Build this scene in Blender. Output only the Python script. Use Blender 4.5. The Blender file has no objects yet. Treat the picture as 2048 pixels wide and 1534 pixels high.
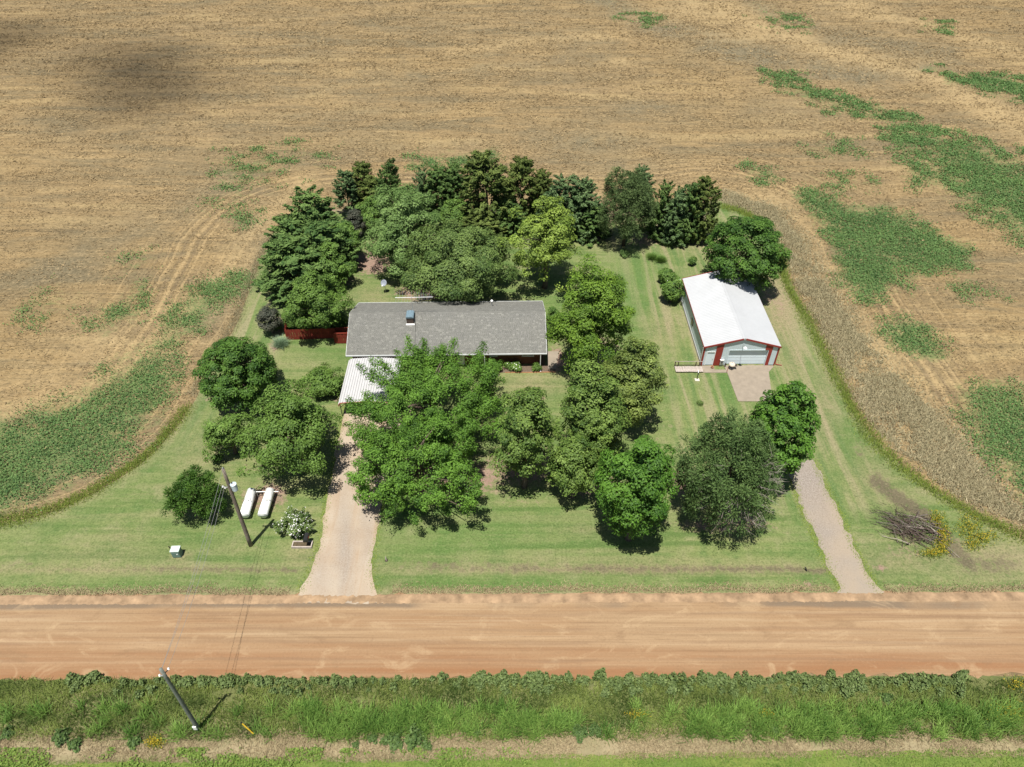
import bpy, math, random
import numpy as np
from mathutils import Vector, Matrix
from mathutils.geometry import delaunay_2d_cdt

random.seed(7)
rng = np.random.default_rng(7)
scene = bpy.context.scene
COL = scene.collection

# ------------------------------------------------------------------ camera
FPX, TH, CH = 1430.0, math.radians(42.2), 57.0
cam_d = bpy.data.cameras.new('camera')
cam_d.sensor_fit = 'HORIZONTAL'
cam_d.sensor_width = 36.0
cam_d.lens = FPX / 2048 * 36.0
cam_d.clip_start = 0.5
cam_d.clip_end = 9000
cam = bpy.data.objects.new('camera', cam_d)
cam.location = (0, 0, CH)
cam.rotation_euler = (math.pi / 2 - TH, 0, 0)
COL.objects.link(cam)
scene.camera = cam

# ------------------------------------------------------------------ world, sun, exposure
SUN_EL = math.radians(74)
SUN_AZ = math.radians(199.4)          # clockwise from +Y
world = bpy.data.worlds.new('World')
scene.world = world
world.use_nodes = True
wt = world.node_tree
wt.nodes.clear()
sky = wt.nodes.new('ShaderNodeTexSky')
sky.sky_type = 'NISHITA'
sky.sun_disc = False
sky.sun_elevation = SUN_EL
sky.sun_rotation = SUN_AZ
bg = wt.nodes.new('ShaderNodeBackground')
bg.inputs['Strength'].default_value = 0.055
wo = wt.nodes.new('ShaderNodeOutputWorld')
wt.links.new(sky.outputs[0], bg.inputs[0])
wt.links.new(bg.outputs[0], wo.inputs[0])
SUNV = Vector((math.sin(SUN_AZ) * math.cos(SUN_EL), math.cos(SUN_AZ) * math.cos(SUN_EL), math.sin(SUN_EL)))
sun_d = bpy.data.lights.new('sun', 'SUN')
sun_d.energy = 4.9
sun_d.angle = math.radians(0.53)
sun_d.color = (1.0, 0.965, 0.90)
sun = bpy.data.objects.new('sun', sun_d)
sun.rotation_euler = SUNV.to_track_quat('Z', 'Y').to_euler()
sun.location = (-60, -60, 200)
COL.objects.link(sun)
scene.view_settings.view_transform = 'Standard'
scene.view_settings.look = 'None'
scene.view_settings.gamma = 1.0
scene.view_settings.use_curve_mapping = False
scene.view_settings.exposure = 0.72
try:
    scene.cycles.max_bounces = 6
    scene.cycles.transparent_max_bounces = 6
    scene.cycles.caustics_reflective = False
    scene.cycles.caustics_refractive = False
except Exception:
    pass

# ------------------------------------------------------------------ surveying helpers
CT, ST = math.cos(TH), math.sin(TH)


def G(px, py, z=0.0):
    """ground (or height z) point seen at a photo pixel"""
    x = (px - 1024) / FPX
    y = (767 - py) / FPX
    r = (x, CT + y * ST, -ST + y * CT)
    t = (z - CH) / r[2]
    return Vector((r[0] * t, r[1] * t, z))


def project(P):
    P = np.asarray(P, float)
    dx, dy, dz = P[..., 0], P[..., 1], P[..., 2] - CH
    fwd = dy * CT - dz * ST
    up = dy * ST + dz * CT
    fwd = np.where(fwd < 1, 1, fwd)
    return 1024 + FPX * dx / fwd, 767 - FPX * up / fwd


def height_to(px, py, ty):
    b = G(px, py)
    for i in range(400):
        z = i * 0.05
        _, v = project(np.array([b.x, b.y, z]))
        if v <= ty:
            return z
    return 10


def nz(v):
    return v / np.maximum(np.linalg.norm(v, axis=-1, keepdims=True), 1e-9)


# smooth value noise for numpy arrays
_T = np.random.default_rng(3).random((256, 256))


def vnoise(x, y):
    x = np.asarray(x, float); y = np.asarray(y, float)
    xi = np.floor(x).astype(int); yi = np.floor(y).astype(int)
    fx = x - xi; fy = y - yi
    fx = fx * fx * (3 - 2 * fx); fy = fy * fy * (3 - 2 * fy)
    a = _T[xi % 256, yi % 256]; b = _T[(xi + 1) % 256, yi % 256]
    c = _T[xi % 256, (yi + 1) % 256]; d = _T[(xi + 1) % 256, (yi + 1) % 256]
    return (a * (1 - fx) + b * fx) * (1 - fy) + (c * (1 - fx) + d * fx) * fy


def fbm(x, y, o=4):
    s = 0; a = 0.5; t = 0
    for i in range(o):
        s = s + a * vnoise(x * 2 ** i + 17.3 * i, y * 2 ** i + 5.1 * i); t += a; a *= .55
    return s / t


def inpoly(poly, x, y):
    x = np.asarray(x, float); y = np.asarray(y, float)
    inside = np.zeros(x.shape, bool)
    n = len(poly)
    j = n - 1
    for i in range(n):
        xi, yi = poly[i][0], poly[i][1]; xj, yj = poly[j][0], poly[j][1]
        c = ((yi > y) != (yj > y)) & (x < (xj - xi) * (y - yi) / (yj - yi + 1e-12) + xi)
        inside ^= c
        j = i
    return inside


def polydist(poly, x, y, closed=True):
    x = np.asarray(x, float); y = np.asarray(y, float)
    d = np.full(x.shape, 1e9)
    n = len(poly)
    for i in range(n if closed else n - 1):
        x0, y0 = poly[i][0], poly[i][1]; x1, y1 = poly[(i + 1) % n][0], poly[(i + 1) % n][1]
        vx, vy = x1 - x0, y1 - y0
        L = vx * vx + vy * vy + 1e-12
        t = np.clip(((x - x0) * vx + (y - y0) * vy) / L, 0, 1)
        d = np.minimum(d, np.hypot(x - x0 - t * vx, y - y0 - t * vy))
    return d


def soft(poly, x, y, w):
    """soft membership of a polygon: 1 well inside, 0 well outside"""
    s = np.where(inpoly(poly, x, y), 1, -1) * polydist(poly, x, y)
    return np.clip(0.5 + s / (2 * w), 0, 1)


def smooth_line(pts, step=0.5, closed=False):
    """Catmull-Rom through 2-D points, resampled"""
    P = [np.array(p[:2], float) for p in pts]
    n = len(P)
    out = []
    rngi = range(n) if closed else range(n - 1)
    for i in rngi:
        p1, p2 = P[i], P[(i + 1) % n]
        p0 = P[(i - 1) % n] if (closed or i > 0) else 2 * p1 - p2
        p3 = P[(i + 2) % n] if (closed or i < n - 2) else 2 * p2 - p1
        k = max(2, int(np.linalg.norm(p2 - p1) / step))
        for t in np.linspace(0, 1, k, endpoint=False):
            out.append(0.5 * ((2 * p1) + (-p0 + p2) * t + (2 * p0 - 5 * p1 + 4 * p2 - p3) * t * t + (-p0 + 3 * p1 - 3 * p2 + p3) * t ** 3))
    if not closed:
        out.append(P[-1])
    return out


# ------------------------------------------------------------------ object helpers
def tag(o, label=None, cat=None, group=None, kind=None):
    if label: o['label'] = label
    if cat: o['category'] = cat
    if group: o['group'] = group
    if kind: o['kind'] = kind
    return o


def thing(name, label, cat, loc=(0, 0, 0), rz=0.0, group=None):
    o = bpy.data.objects.new(name, None)
    o.empty_display_size = 0.3
    COL.objects.link(o)
    o.location = loc
    o.rotation_euler = (0, 0, rz)
    return tag(o, label, cat, group)


def link(name, me, m=None, parent=None, loc=None):
    o = bpy.data.objects.new(name, me)
    COL.objects.link(o)
    if m is not None and len(me.materials) == 0:
        me.materials.append(m)
    if parent is not None:
        o.parent = parent
    if loc is not None:
        o.location = loc
    return o


class MB:
    """collects faces into one mesh"""
    def __init__(s):
        s.v = []; s.f = []

    def add(s, verts, faces):
        b = len(s.v)
        s.v += [tuple(v) for v in verts]
        s.f += [tuple(b + i for i in f) for f in faces]
        return s

    def box(s, x0, y0, z0, x1, y1, z1):
        return s.add([(x0, y0, z0), (x1, y0, z0), (x1, y1, z0), (x0, y1, z0), (x0, y0, z1), (x1, y0, z1), (x1, y1, z1), (x0, y1, z1)],
                     [(3, 2, 1, 0), (4, 5, 6, 7), (0, 1, 5, 4), (1, 2, 6, 5), (2, 3, 7, 6), (3, 0, 4, 7)])

    def hexa(s, b, t):
        return s.add(list(b) + list(t), [(3, 2, 1, 0), (4, 5, 6, 7), (0, 1, 5, 4), (1, 2, 6, 5), (2, 3, 7, 6), (3, 0, 4, 7)])

    def beam(s, a, b, w, h, up=(0, 0, 1)):
        a = Vector(a); b = Vector(b); d = (b - a).normalized()
        u = Vector(up)
        if abs(d.dot(u)) > .99: u = Vector((1, 0, 0))
        x = d.cross(u).normalized(); y = x.cross(d)
        q = [(-1, -1), (1, -1), (1, 1), (-1, 1)]
        return s.hexa([a + x * (i * w / 2) + y * (j * h / 2) for i, j in q], [b + x * (i * w / 2) + y * (j * h / 2) for i, j in q])

    def tube(s, pts, rad, n=8, cap=True):
        pts = [Vector(p) for p in pts]
        if not hasattr(rad, '__len__'): rad = [rad] * len(pts)
        b = len(s.v)
        ref = None
        for i, p in enumerate(pts):
            d = (pts[min(i + 1, len(pts) - 1)] - pts[max(i - 1, 0)]).normalized()
            if ref is None or abs(d.dot(ref)) > .95:
                ref = Vector((1, 0, 0)) if abs(d.x) < .8 else Vector((0, 1, 0))
            x = d.cross(ref).normalized(); y = d.cross(x)
            for k in range(n):
                an = 2 * math.pi * k / n
                s.v.append(tuple(p + (x * math.cos(an) + y * math.sin(an)) * rad[i]))
        for i in range(len(pts) - 1):
            for k in range(n):
                a0 = b + i * n + k; a1 = b + i * n + (k + 1) % n
                s.f.append((a0, a1, a1 + n, a0 + n))
        if cap:
            s.f.append(tuple(b + k for k in range(n))[::-1])
            e = b + (len(pts) - 1) * n
            s.f.append(tuple(e + k for k in range(n)))
        return s

    def lathe(s, prof, n=16, c=(0, 0, 0)):
        """prof: list of (r, z)"""
        b = len(s.v)
        for r, z in prof:
            for k in range(n):
                an = 2 * math.pi * k / n
                s.v.append((c[0] + r * math.cos(an), c[1] + r * math.sin(an), c[2] + z))
        for i in range(len(prof) - 1):
            for k in range(n):
                a0 = b + i * n + k; a1 = b + i * n + (k + 1) % n
                s.f.append((a0, a1, a1 + n, a0 + n))
        s.f.append(tuple(b + k for k in range(n))[::-1])
        e = b + (len(prof) - 1) * n
        s.f.append(tuple(e + k for k in range(n)))
        return s

    def mesh(s, name, smooth=False):
        me = bpy.data.meshes.new(name)
        me.from_pydata(s.v, [], s.f)
        if smooth:
            me.polygons.foreach_set('use_smooth', [True] * len(me.polygons))
        me.update()
        return me

    def build(s, name, m=None, parent=None, smooth=False, bevel=0):
        o = link(name, s.mesh(name, smooth), m, parent)
        if bevel:
            b = o.modifiers.new('bevel', 'BEVEL'); b.width = bevel; b.segments = 2; b.limit_method = 'ANGLE'
        return o


def np_mesh(name, V, F, attrs=None, smooth=False):
    """V (n,3), F (m,k) same k ; attrs {name: (values, domain)}"""
    me = bpy.data.meshes.new(name)
    V = np.asarray(V, np.float32); F = np.asarray(F, np.int32)
    m, k = F.shape
    me.vertices.add(len(V)); me.vertices.foreach_set('co', V.ravel())
    me.loops.add(m * k); me.loops.foreach_set('vertex_index', F.ravel())
    me.polygons.add(m)
    me.polygons.foreach_set('loop_start', np.arange(0, m * k, k, dtype=np.int32))
    me.polygons.foreach_set('use_smooth', np.full(m, smooth))
    me.update(calc_edges=True)
    for an, (vals, dom) in (attrs or {}).items():
        a = me.attributes.new(an, 'FLOAT', dom)
        a.data.foreach_set('value', np.asarray(vals, np.float32))
    return me


# ------------------------------------------------------------------ node helpers
class NT:
    def __init__(s, name):
        s.m = bpy.data.materials.new(name)
        s.m.use_nodes = True
        s.t = s.m.node_tree
        s.t.nodes.clear()
        s.out = s.t.nodes.new('ShaderNodeOutputMaterial')
        s.co = s.t.nodes.new('ShaderNodeTexCoord').outputs['Object']

    def n(s, typ, props=None, **inp):
        nd = s.t.nodes.new('ShaderNode' + typ)
        for k, v in (props or {}).items(): setattr(nd, k, v)
        for k, v in inp.items():
            key = int(k[1:]) if k[0] == 'i' and k[1:].isdigit() else k.replace('_', ' ')
            s.set(nd.inputs[key], v)
        return nd

    def set(s, sock, v):
        if isinstance(v, bpy.types.NodeSocket): s.t.links.new(v, sock)
        elif isinstance(v, (tuple, list)) and len(v) == 3 and sock.type == 'RGBA': sock.default_value = (*v, 1)
        else: sock.default_value = v

    def noise(s, scale, detail=4, rough=.6, stretch=None, off=(0, 0, 0), out='Fac', dist=0.0):
        co = s.co
        if stretch is not None or off != (0, 0, 0):
            co = s.n('Mapping', i0=co, i1=off, i3=stretch or (1, 1, 1)).outputs[0]
        nd = s.n('TexNoise', i0=co, Scale=scale, Detail=detail, Roughness=rough, Distortion=dist)
        return nd.outputs[out]

    def ramp(s, f, lo, hi, a=0.0, b=1.0):
        nd = s.n('MapRange', None, i0=f, i1=lo, i2=hi, i3=a, i4=b)
        nd.clamp = True
        return nd.outputs[0]

    def mix(s, f, a, b, mode='MIX'):
        nd = s.n('Mix', dict(data_type='RGBA', blend_type=mode))
        s.set(nd.inputs[0], f); s.set(nd.inputs[6], a); s.set(nd.inputs[7], b)
        return nd.outputs[2]

    def math(s, op, a, b=0.0):
        nd = s.n('Math', dict(operation=op))
        s.set(nd.inputs[0], a); s.set(nd.inputs[1], b)
        return nd.outputs[0]

    def attr(s, name):
        return s.n('Attribute', dict(attribute_name=name)).outputs['Fac']

    def sep(s):
        return s.n('SeparateXYZ', None, i0=s.co).outputs

    def bump(s, h, strength=.5, dist=.1):
        return s.n('Bump', None, Strength=strength, Distance=dist, Height=h).outputs[0]

    def done(s, col, rough=.9, metal=0.0, normal=None, spec=.3, trans=0.0, transcol=None):
        p = s.n('BsdfPrincipled')
        s.set(p.inputs['Base Color'], col); s.set(p.inputs['Roughness'], rough); s.set(p.inputs['Metallic'], metal)
        p.inputs['Specular IOR Level'].default_value = spec
        if normal is not None: s.set(p.inputs['Normal'], normal)
        sh = p.outputs[0]
        if trans > 0:
            tr = s.n('BsdfTranslucent'); s.set(tr.inputs[0], transcol if transcol is not None else col)
            mx = s.n('MixShader', None, i0=trans); s.t.links.new(sh, mx.inputs[1]); s.t.links.new(tr.outputs[0], mx.inputs[2])
            sh = mx.outputs[0]
        s.t.links.new(sh, s.out.inputs[0])
        return s.m


def simple(name, col, rough=.7, metal=0.0, var=.15, scale=3.0, spec=.3, bump=0.0):
    t = NT(name)
    f = t.noise(scale, 5, .65)
    c = t.mix(t.ramp(f, .3, .7), tuple(x * (1 - var) for x in col), tuple(min(1, x * (1 + var)) for x in col))
    nrm = t.bump(t.noise(scale * 4, 3), bump, .02) if bump else None
    return t.done(c, rough, metal, nrm, spec)


def leafmat(name, dark, light, trans=.20, rough=.55, spec=.20, hue=None):
    t = NT(name)
    a = t.attr('col')
    c = t.mix(a, dark, light)
    if hue:
        c = t.mix(t.ramp(t.noise(.35, 2), .45, .7, 0, .6), c, hue)
    return t.done(c, rough, 0, None, spec, trans, t.mix(.5, c, tuple(min(1, x * 1.25) for x in light)))


# ------------------------------------------------------------------ ground materials
def mat_field():
    t = NT('stubble_field')
    big = t.noise(.018, 3, .5)
    mid = t.noise(.07, 5, .62, off=(31, 7, 0), dist=.5)
    rows = t.noise(.40, 5, .66, stretch=(.14, 1.0, 1), dist=1.2)
    rows2 = t.noise(1.0, 4, .7, stretch=(.25, 1, 1), off=(5, 9, 0), dist=1.5)
    clump = t.noise(1.3, 4, .7, stretch=(.8, 1, 1), off=(8, 2, 0), dist=.8)
    fine = t.noise(3.0, 4, .8, stretch=(.6, 1.2, 1), dist=.6)
    fine2 = t.noise(6.0, 3, .85, off=(3, 1, 0))
    c = t.mix(t.ramp(big, .35, .65), (0.208, 0.142, 0.064), (0.216, 0.154, 0.078))
    c = t.mix(t.ramp(mid, .46, .70, 0, .65), c, (0.139, 0.110, 0.063))
    c = t.mix(t.ramp(mid, .46, .28, 0, .5), c, (0.277, 0.200, 0.100))
    c = t.mix(t.ramp(rows, .52, .70, 0, .50), c, (0.110, 0.086, 0.047))
    c = t.mix(t.ramp(rows, .46, .30, 0, .40), c, (0.304, 0.219, 0.107))
    c = t.mix(t.ramp(rows2, .54, .70, 0, .55), c, (0.092, 0.073, 0.041))
    rows3 = t.noise(.75, 3, .6, stretch=(.07, 1, 1), off=(2, 6, 0), dist=1.6)
    c = t.mix(t.ramp(rows3, .57, .68, 0, .70), c, (0.078, 0.061, 0.034))
    c = t.mix(t.ramp(rows3, .42, .32, 0, .55), c, (0.332, 0.243, 0.120))
    brd = t.noise(.11, 4, .62, stretch=(.22, 1, 1), off=(4, 1, 0), dist=1.4)
    c = t.mix(t.ramp(brd, .50, .64, 0, .75), c, (0.118, 0.098, 0.057))
    c = t.mix(t.ramp(brd, .46, .33, 0, .55), c, (0.308, 0.229, 0.111))
    bdm = t.attr('bound')
    wv = t.n('TexNoise', dict(noise_dimensions='1D'), Scale=1.0, Detail=3.0, Roughness=.6)
    t.set(wv.inputs['W'], t.math('ADD', t.math('MULTIPLY', bdm, 46.0), t.math('MULTIPLY', t.noise(.06, 3, .5), 3.0)))
    near = t.ramp(bdm, .62, .38)
    brk = t.ramp(clump, .35, .6, .35, 1)
    c = t.mix(t.math('MULTIPLY', t.math('MULTIPLY', t.ramp(wv.outputs['Fac'], .52, .66), near), t.math('MULTIPLY', brk, .75)), c, (0.127, 0.093, 0.053))
    c = t.mix(t.math('MULTIPLY', t.math('MULTIPLY', t.ramp(wv.outputs['Fac'], .47, .34), near), .55), c, (0.350, 0.250, 0.125))
    c = t.mix(t.attr('dark'), c, t.mix(t.ramp(fine, .4, .6), (0.083, 0.076, 0.047), (0.175, 0.144, 0.087)))
    c = t.mix(t.math('MULTIPLY', t.attr('pale'), .95), c, (0.322, 0.237, 0.120))
    gm = t.noise(.45, 5, .75)
    g = t.math('ADD', t.attr('green'), t.math('MULTIPLY', t.math('SUBTRACT', t.math('ADD', t.math('MULTIPLY', gm, .6), t.math('MULTIPLY', clump, .4)), .5), 2.6))
    g = t.math('MULTIPLY', t.ramp(g, .28, .82), t.ramp(t.attr('green'), .03, .22))
    g = t.math('MULTIPLY', g, t.ramp(fine, .28, .50, .45, 1))
    gcol = t.mix(t.ramp(fine2, .35, .65), (.040, .088, .028), (.105, .178, .056))
    c = t.mix(t.ramp(clump, .47, .30, 0, .60), c, (.090, .070, .040))
    c = t.mix(t.ramp(clump, .55, .72, 0, .45), c, (.340, .250, .135))
    c = t.mix(t.ramp(fine, .47, .30, 0, .75), c, (.070, .054, .032))
    c = t.mix(t.ramp(fine, .54, .72, 0, .55), c, (.390, .290, .160))
    c = t.mix(t.ramp(fine2, .55, .75, 0, .45), c, (.42, .32, .19))
    c = t.mix(t.math('MULTIPLY', g, .80), c, gcol)
    h = t.math('ADD', fine, t.math('ADD', t.math('MULTIPLY', clump, 1.0), t.math('MULTIPLY', rows2, .8)))
    return t.done(c, .95, 0, t.bump(h, .55, .25), .1)


def mat_lawn():
    t = NT('lawn_turf')
    big = t.noise(.06, 4, .55)
    mid = t.noise(.35, 5, .65, off=(11, 3, 0))
    st = t.noise(.9, 3, .55, stretch=(.05, 1, 1), off=(0, 4, 0), dist=.3)
    sn = t.noise(.8, 3, .55, stretch=(1, .06, 1), off=(9, 0, 0), dist=.5)
    fine = t.noise(5.0, 4, .8)
    spk = t.noise(1.6, 4, .7, off=(7, 7, 0))
    c = t.mix(t.ramp(big, .35, .65), (0.101, 0.148, 0.044), (0.170, 0.195, 0.071))
    c = t.mix(t.ramp(mid, .53, .70, 0, .55), c, (0.252, 0.222, 0.128))
    c = t.mix(t.ramp(mid, .49, .32, 0, .75), c, (0.064, 0.126, 0.032))
    c = t.mix(t.math('MULTIPLY', t.ramp(st, .50, .64, 0, .50), t.math('SUBTRACT', 1.0, t.attr('ns'))), c, (0.206, 0.197, 0.095))
    c = t.mix(t.math('MULTIPLY', t.ramp(st, .49, .36, 0, .80), t.math('SUBTRACT', 1.0, t.attr('ns'))), c, (0.077, 0.126, 0.034))
    c = t.mix(t.math('MULTIPLY', t.ramp(sn, .48, .62, 0, .85), t.attr('ns')), c, (0.242, 0.212, 0.122))
    c = t.mix(t.math('MULTIPLY', t.ramp(sn, .48, .36, 0, .65), t.attr('ns')), c, (0.068, 0.128, 0.037))
    c = t.mix(t.math('MULTIPLY', t.attr('lush'), t.ramp(spk, .2, .6, .5, 1)), c, (0.064, 0.140, 0.029))
    c = t.mix(t.math('MULTIPLY', t.attr('dry'), t.ramp(spk, .25, .6, .35, 1)), c, t.mix(fine, (0.165, 0.128, 0.076), (0.330, 0.256, 0.159)))
    dm = t.math('ADD', t.attr('dirt'), t.ramp(spk, .3, .7, -.35, .35))
    c = t.mix(t.ramp(dm, .35, .75), c, t.mix(mid, (0.196, 0.123, 0.095), (0.309, 0.202, 0.165)))
    sm = t.math('ADD', t.attr('soil'), t.ramp(spk, .3, .7, -.35, .35))
    c = t.mix(t.ramp(sm, .35, .75), c, t.mix(mid, (0.077, 0.067, 0.041), (0.160, 0.128, 0.081)))
    c = t.mix(t.ramp(spk, .48, .30, 0, .45), c, (0.072, 0.103, 0.032))
    c = t.mix(t.ramp(spk, .54, .70, 0, .30), c, (0.237, 0.236, 0.116))
    c = t.mix(t.ramp(fine, .50, .30, 0, .75), c, (0.046, 0.065, 0.022))
    c = t.mix(t.ramp(fine, .54, .74, 0, .50), c, (0.278, 0.286, 0.140))
    return t.done(c, .95, 0, t.bump(t.math('ADD', fine, t.math('MULTIPLY', spk, 1.5)), .8, .12), .1)


def mat_road():
    t = NT('dirt_road')
    x, y, z = t.sep()
    wob = t.math('MULTIPLY', t.math('SUBTRACT', t.noise(.05, 4, .6), .5), 1.0)
    yy = t.math('ADD', y, wob)
    s1 = t.noise(.9, 5, .6, stretch=(.028, 1, 1), dist=.4)
    s2 = t.noise(2.6, 4, .6, stretch=(.02, 1, 1), off=(3, 8, 0), dist=.3)
    pat = t.noise(.12, 4, .6, stretch=(.5, 1.5, 1))
    fine = t.noise(5, 5, .75)
    c = t.mix(t.ramp(pat, .35, .65), (0.244, 0.155, 0.084), (0.260, 0.177, 0.101))
    c = t.mix(t.ramp(s1, .52, .72, 0, .7), c, (0.188, 0.100, 0.050))
    c = t.mix(t.ramp(s1, .48, .30, 0, .6), c, (0.324, 0.230, 0.136))
    c = t.mix(t.ramp(s2, .54, .70, 0, .55), c, (0.161, 0.099, 0.055))
    c = t.mix(t.ramp(s2, .46, .32, 0, .5), c, (0.317, 0.232, 0.144))
    s3 = t.noise(6.0, 3, .6, stretch=(.015, 1, 1), off=(1, 2, 0), dist=.2)
    c = t.mix(t.ramp(s3, .58, .72, 0, .5), c, (0.142, 0.091, 0.053))
    # redder southern wheel track, grey packed strip near the northern edge
    south = t.ramp(yy, 30.6, 28.4)
    c = t.mix(t.math('MULTIPLY', south, t.ramp(s1, .35, .65, .2, .9)), c, (0.211, 0.107, 0.052))
    g1 = t.math('MULTIPLY', t.ramp(yy, 33.25, 33.55), t.ramp(yy, 34.25, 34.0))
    gp = t.noise(.05, 3, .5, stretch=(1, .2, 1), off=(2.2, 0, 0))
    c = t.mix(t.math('MULTIPLY', g1, t.ramp(gp, .42, .50, 0, .9)), c, t.mix(s2, (0.117, 0.087, 0.059), (0.164, 0.124, 0.086)))
    blot = t.noise(.55, 5, .65, stretch=(.45, 1, 1), off=(6, 3, 0), dist=1.0)
    c = t.mix(t.ramp(blot, .56, .70, 0, .5), c, (0.170, 0.106, 0.058))
    c = t.mix(t.ramp(blot, .44, .32, 0, .45), c, (0.355, 0.256, 0.150))
    rut = t.noise(.09, 3, .6, stretch=(1, .3, 1), off=(7, 1, 0))
    for y0_, w_ in ((28.6, .20), (30.15, .22), (31.35, .18), (32.75, .22)):
        dd_ = t.math('ABSOLUTE', t.math('SUBTRACT', yy, y0_ + 0.0))
        c = t.mix(t.math('MULTIPLY', t.ramp(dd_, w_, w_ * .3), t.ramp(rut, .40, .58, .08, .55)), c, (.185, .118, .070))
    edge = t.ramp(yy, 34.2, 34.6)
    c = t.mix(t.math('MULTIPLY', edge, .8), c, t.mix(t.noise(1.2, 4, .7), (0.157, 0.091, 0.048), (0.270, 0.178, 0.101)))
    c = t.mix(t.ramp(fine, .47, .28, 0, .45), c, (0.142, 0.087, 0.050))
    c = t.mix(t.ramp(fine, .58, .75, 0, .35), c, (0.364, 0.263, 0.163))
    return t.done(c, .95, 0, t.bump(t.math('ADD', fine, t.math('MULTIPLY', s1, 2.0)), .45, .07), .1)


def mat_drive(name, a, b, cmid, ns=True):
    t = NT(name)
    s1 = t.noise(1.1, 4, .6, stretch=(1, .08, 1), dist=.8)
    pat = t.noise(.4, 4, .6)
    fine = t.noise(7, 5, .8)
    c = t.mix(t.ramp(pat, .35, .65), a, b)
    c = t.mix(t.ramp(s1, .52, .7, 0, .6), c, cmid)
    c = t.mix(t.math('MULTIPLY', t.attr('gravel'), t.ramp(fine, .3, .6, .5, 1)), c, t.mix(t.ramp(fine, .35, .65), (.105, .092, .080), (.300, .260, .225)))
    c = t.mix(t.ramp(fine, .45, .28, 0, .5), c, tuple(x * .5 for x in a))
    return t.done(c, .95, 0, t.bump(fine, .5, .05), .1)


M = {}
M['field'] = mat_field()
M['lawn'] = mat_lawn()
M['road'] = mat_road()
M['drive'] = mat_drive('pale_driveway', (.310, .240, .170), (.345, .285, .215), (.285, .195, .120))
M['gravel'] = mat_drive('gravel_drive', (.275, .222, .162), (.250, .210, .165), (.225, .180, .135))
M['slab'] = simple('concrete_slab', (.228, .190, .145), .85, 0, .14, 1.2, .2, .1)
M['mulch'] = simple('bed_mulch', (.115, .085, .060), .95, 0, .35, 6, .1, .4)

# ------------------------------------------------------------------ sheets
def sheet(name, poly, m, z, step, masks=None, jitter=0.0, edge_step=.4, kind='structure'):
    """one flat sheet inside a world polygon, triangulated with inner points that carry the masks"""
    P = []
    n = len(poly)
    for i in range(n):
        a = np.array(poly[i][:2], float); b = np.array(poly[(i + 1) % n][:2], float)
        k = max(1, int(np.linalg.norm(b - a) / edge_step))
        d = b - a; nrm = np.array([-d[1], d[0]]) / (np.linalg.norm(d) + 1e-9)
        for t in range(k):
            p = a + d * t / k
            if jitter:
                p = p + nrm * jitter * (fbm(np.array([p[0] * .9]), np.array([p[1] * .9]), 4)[0] - .5) * 2 + nrm * jitter * .5 * (random.random() - .5)
            P.append(p)
    P = np.array(P)
    x0, y0 = P.min(0); x1, y1 = P.max(0)
    gx, gy = np.meshgrid(np.arange(x0, x1, step), np.arange(y0, y1, step))
    gx = gx.ravel() + rng.uniform(-.2, .2, gx.size) * step; gy = gy.ravel() + rng.uniform(-.2, .2, gy.size) * step
    ok = inpoly(P, gx, gy)
    gx, gy = gx[ok], gy[ok]
    if len(gx):
        ok = polydist(P[::2], gx, gy) > edge_step * .7
        gx, gy = gx[ok], gy[ok]
    allp = [Vector((a, b)) for a, b in P] + [Vector((a, b)) for a, b in zip(gx, gy)]
    res = delaunay_2d_cdt(allp, [], [list(range(len(P)))], 1, 1e-5)
    V = np.array([(v.x, v.y, z) for v in res[0]])
    F = np.array([f for f in res[2] if len(f) == 3])
    att = {}
    if masks:
        px, py = project(V)
        for k, fn in masks.items():
            att[k] = (np.clip(fn(px, py, V), 0, 1), 'POINT')
    me = np_mesh(name, V, F, att)
    o = link(name, me, m)
    if kind: o['kind'] = kind
    return o


def W(pts):
    return [tuple(G(*p)[:2]) for p in pts]


def ell(px, py, lst):
    r = np.zeros_like(px)
    for cx, cy, rx, ry, s in lst:
        d = ((px - cx) / rx) ** 2 + ((py - cy) / ry) ** 2
        r = np.maximum(r, s * np.clip(1.6 - d, 0, 1) if False else s * np.exp(-d * 1.1))
    return r


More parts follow.
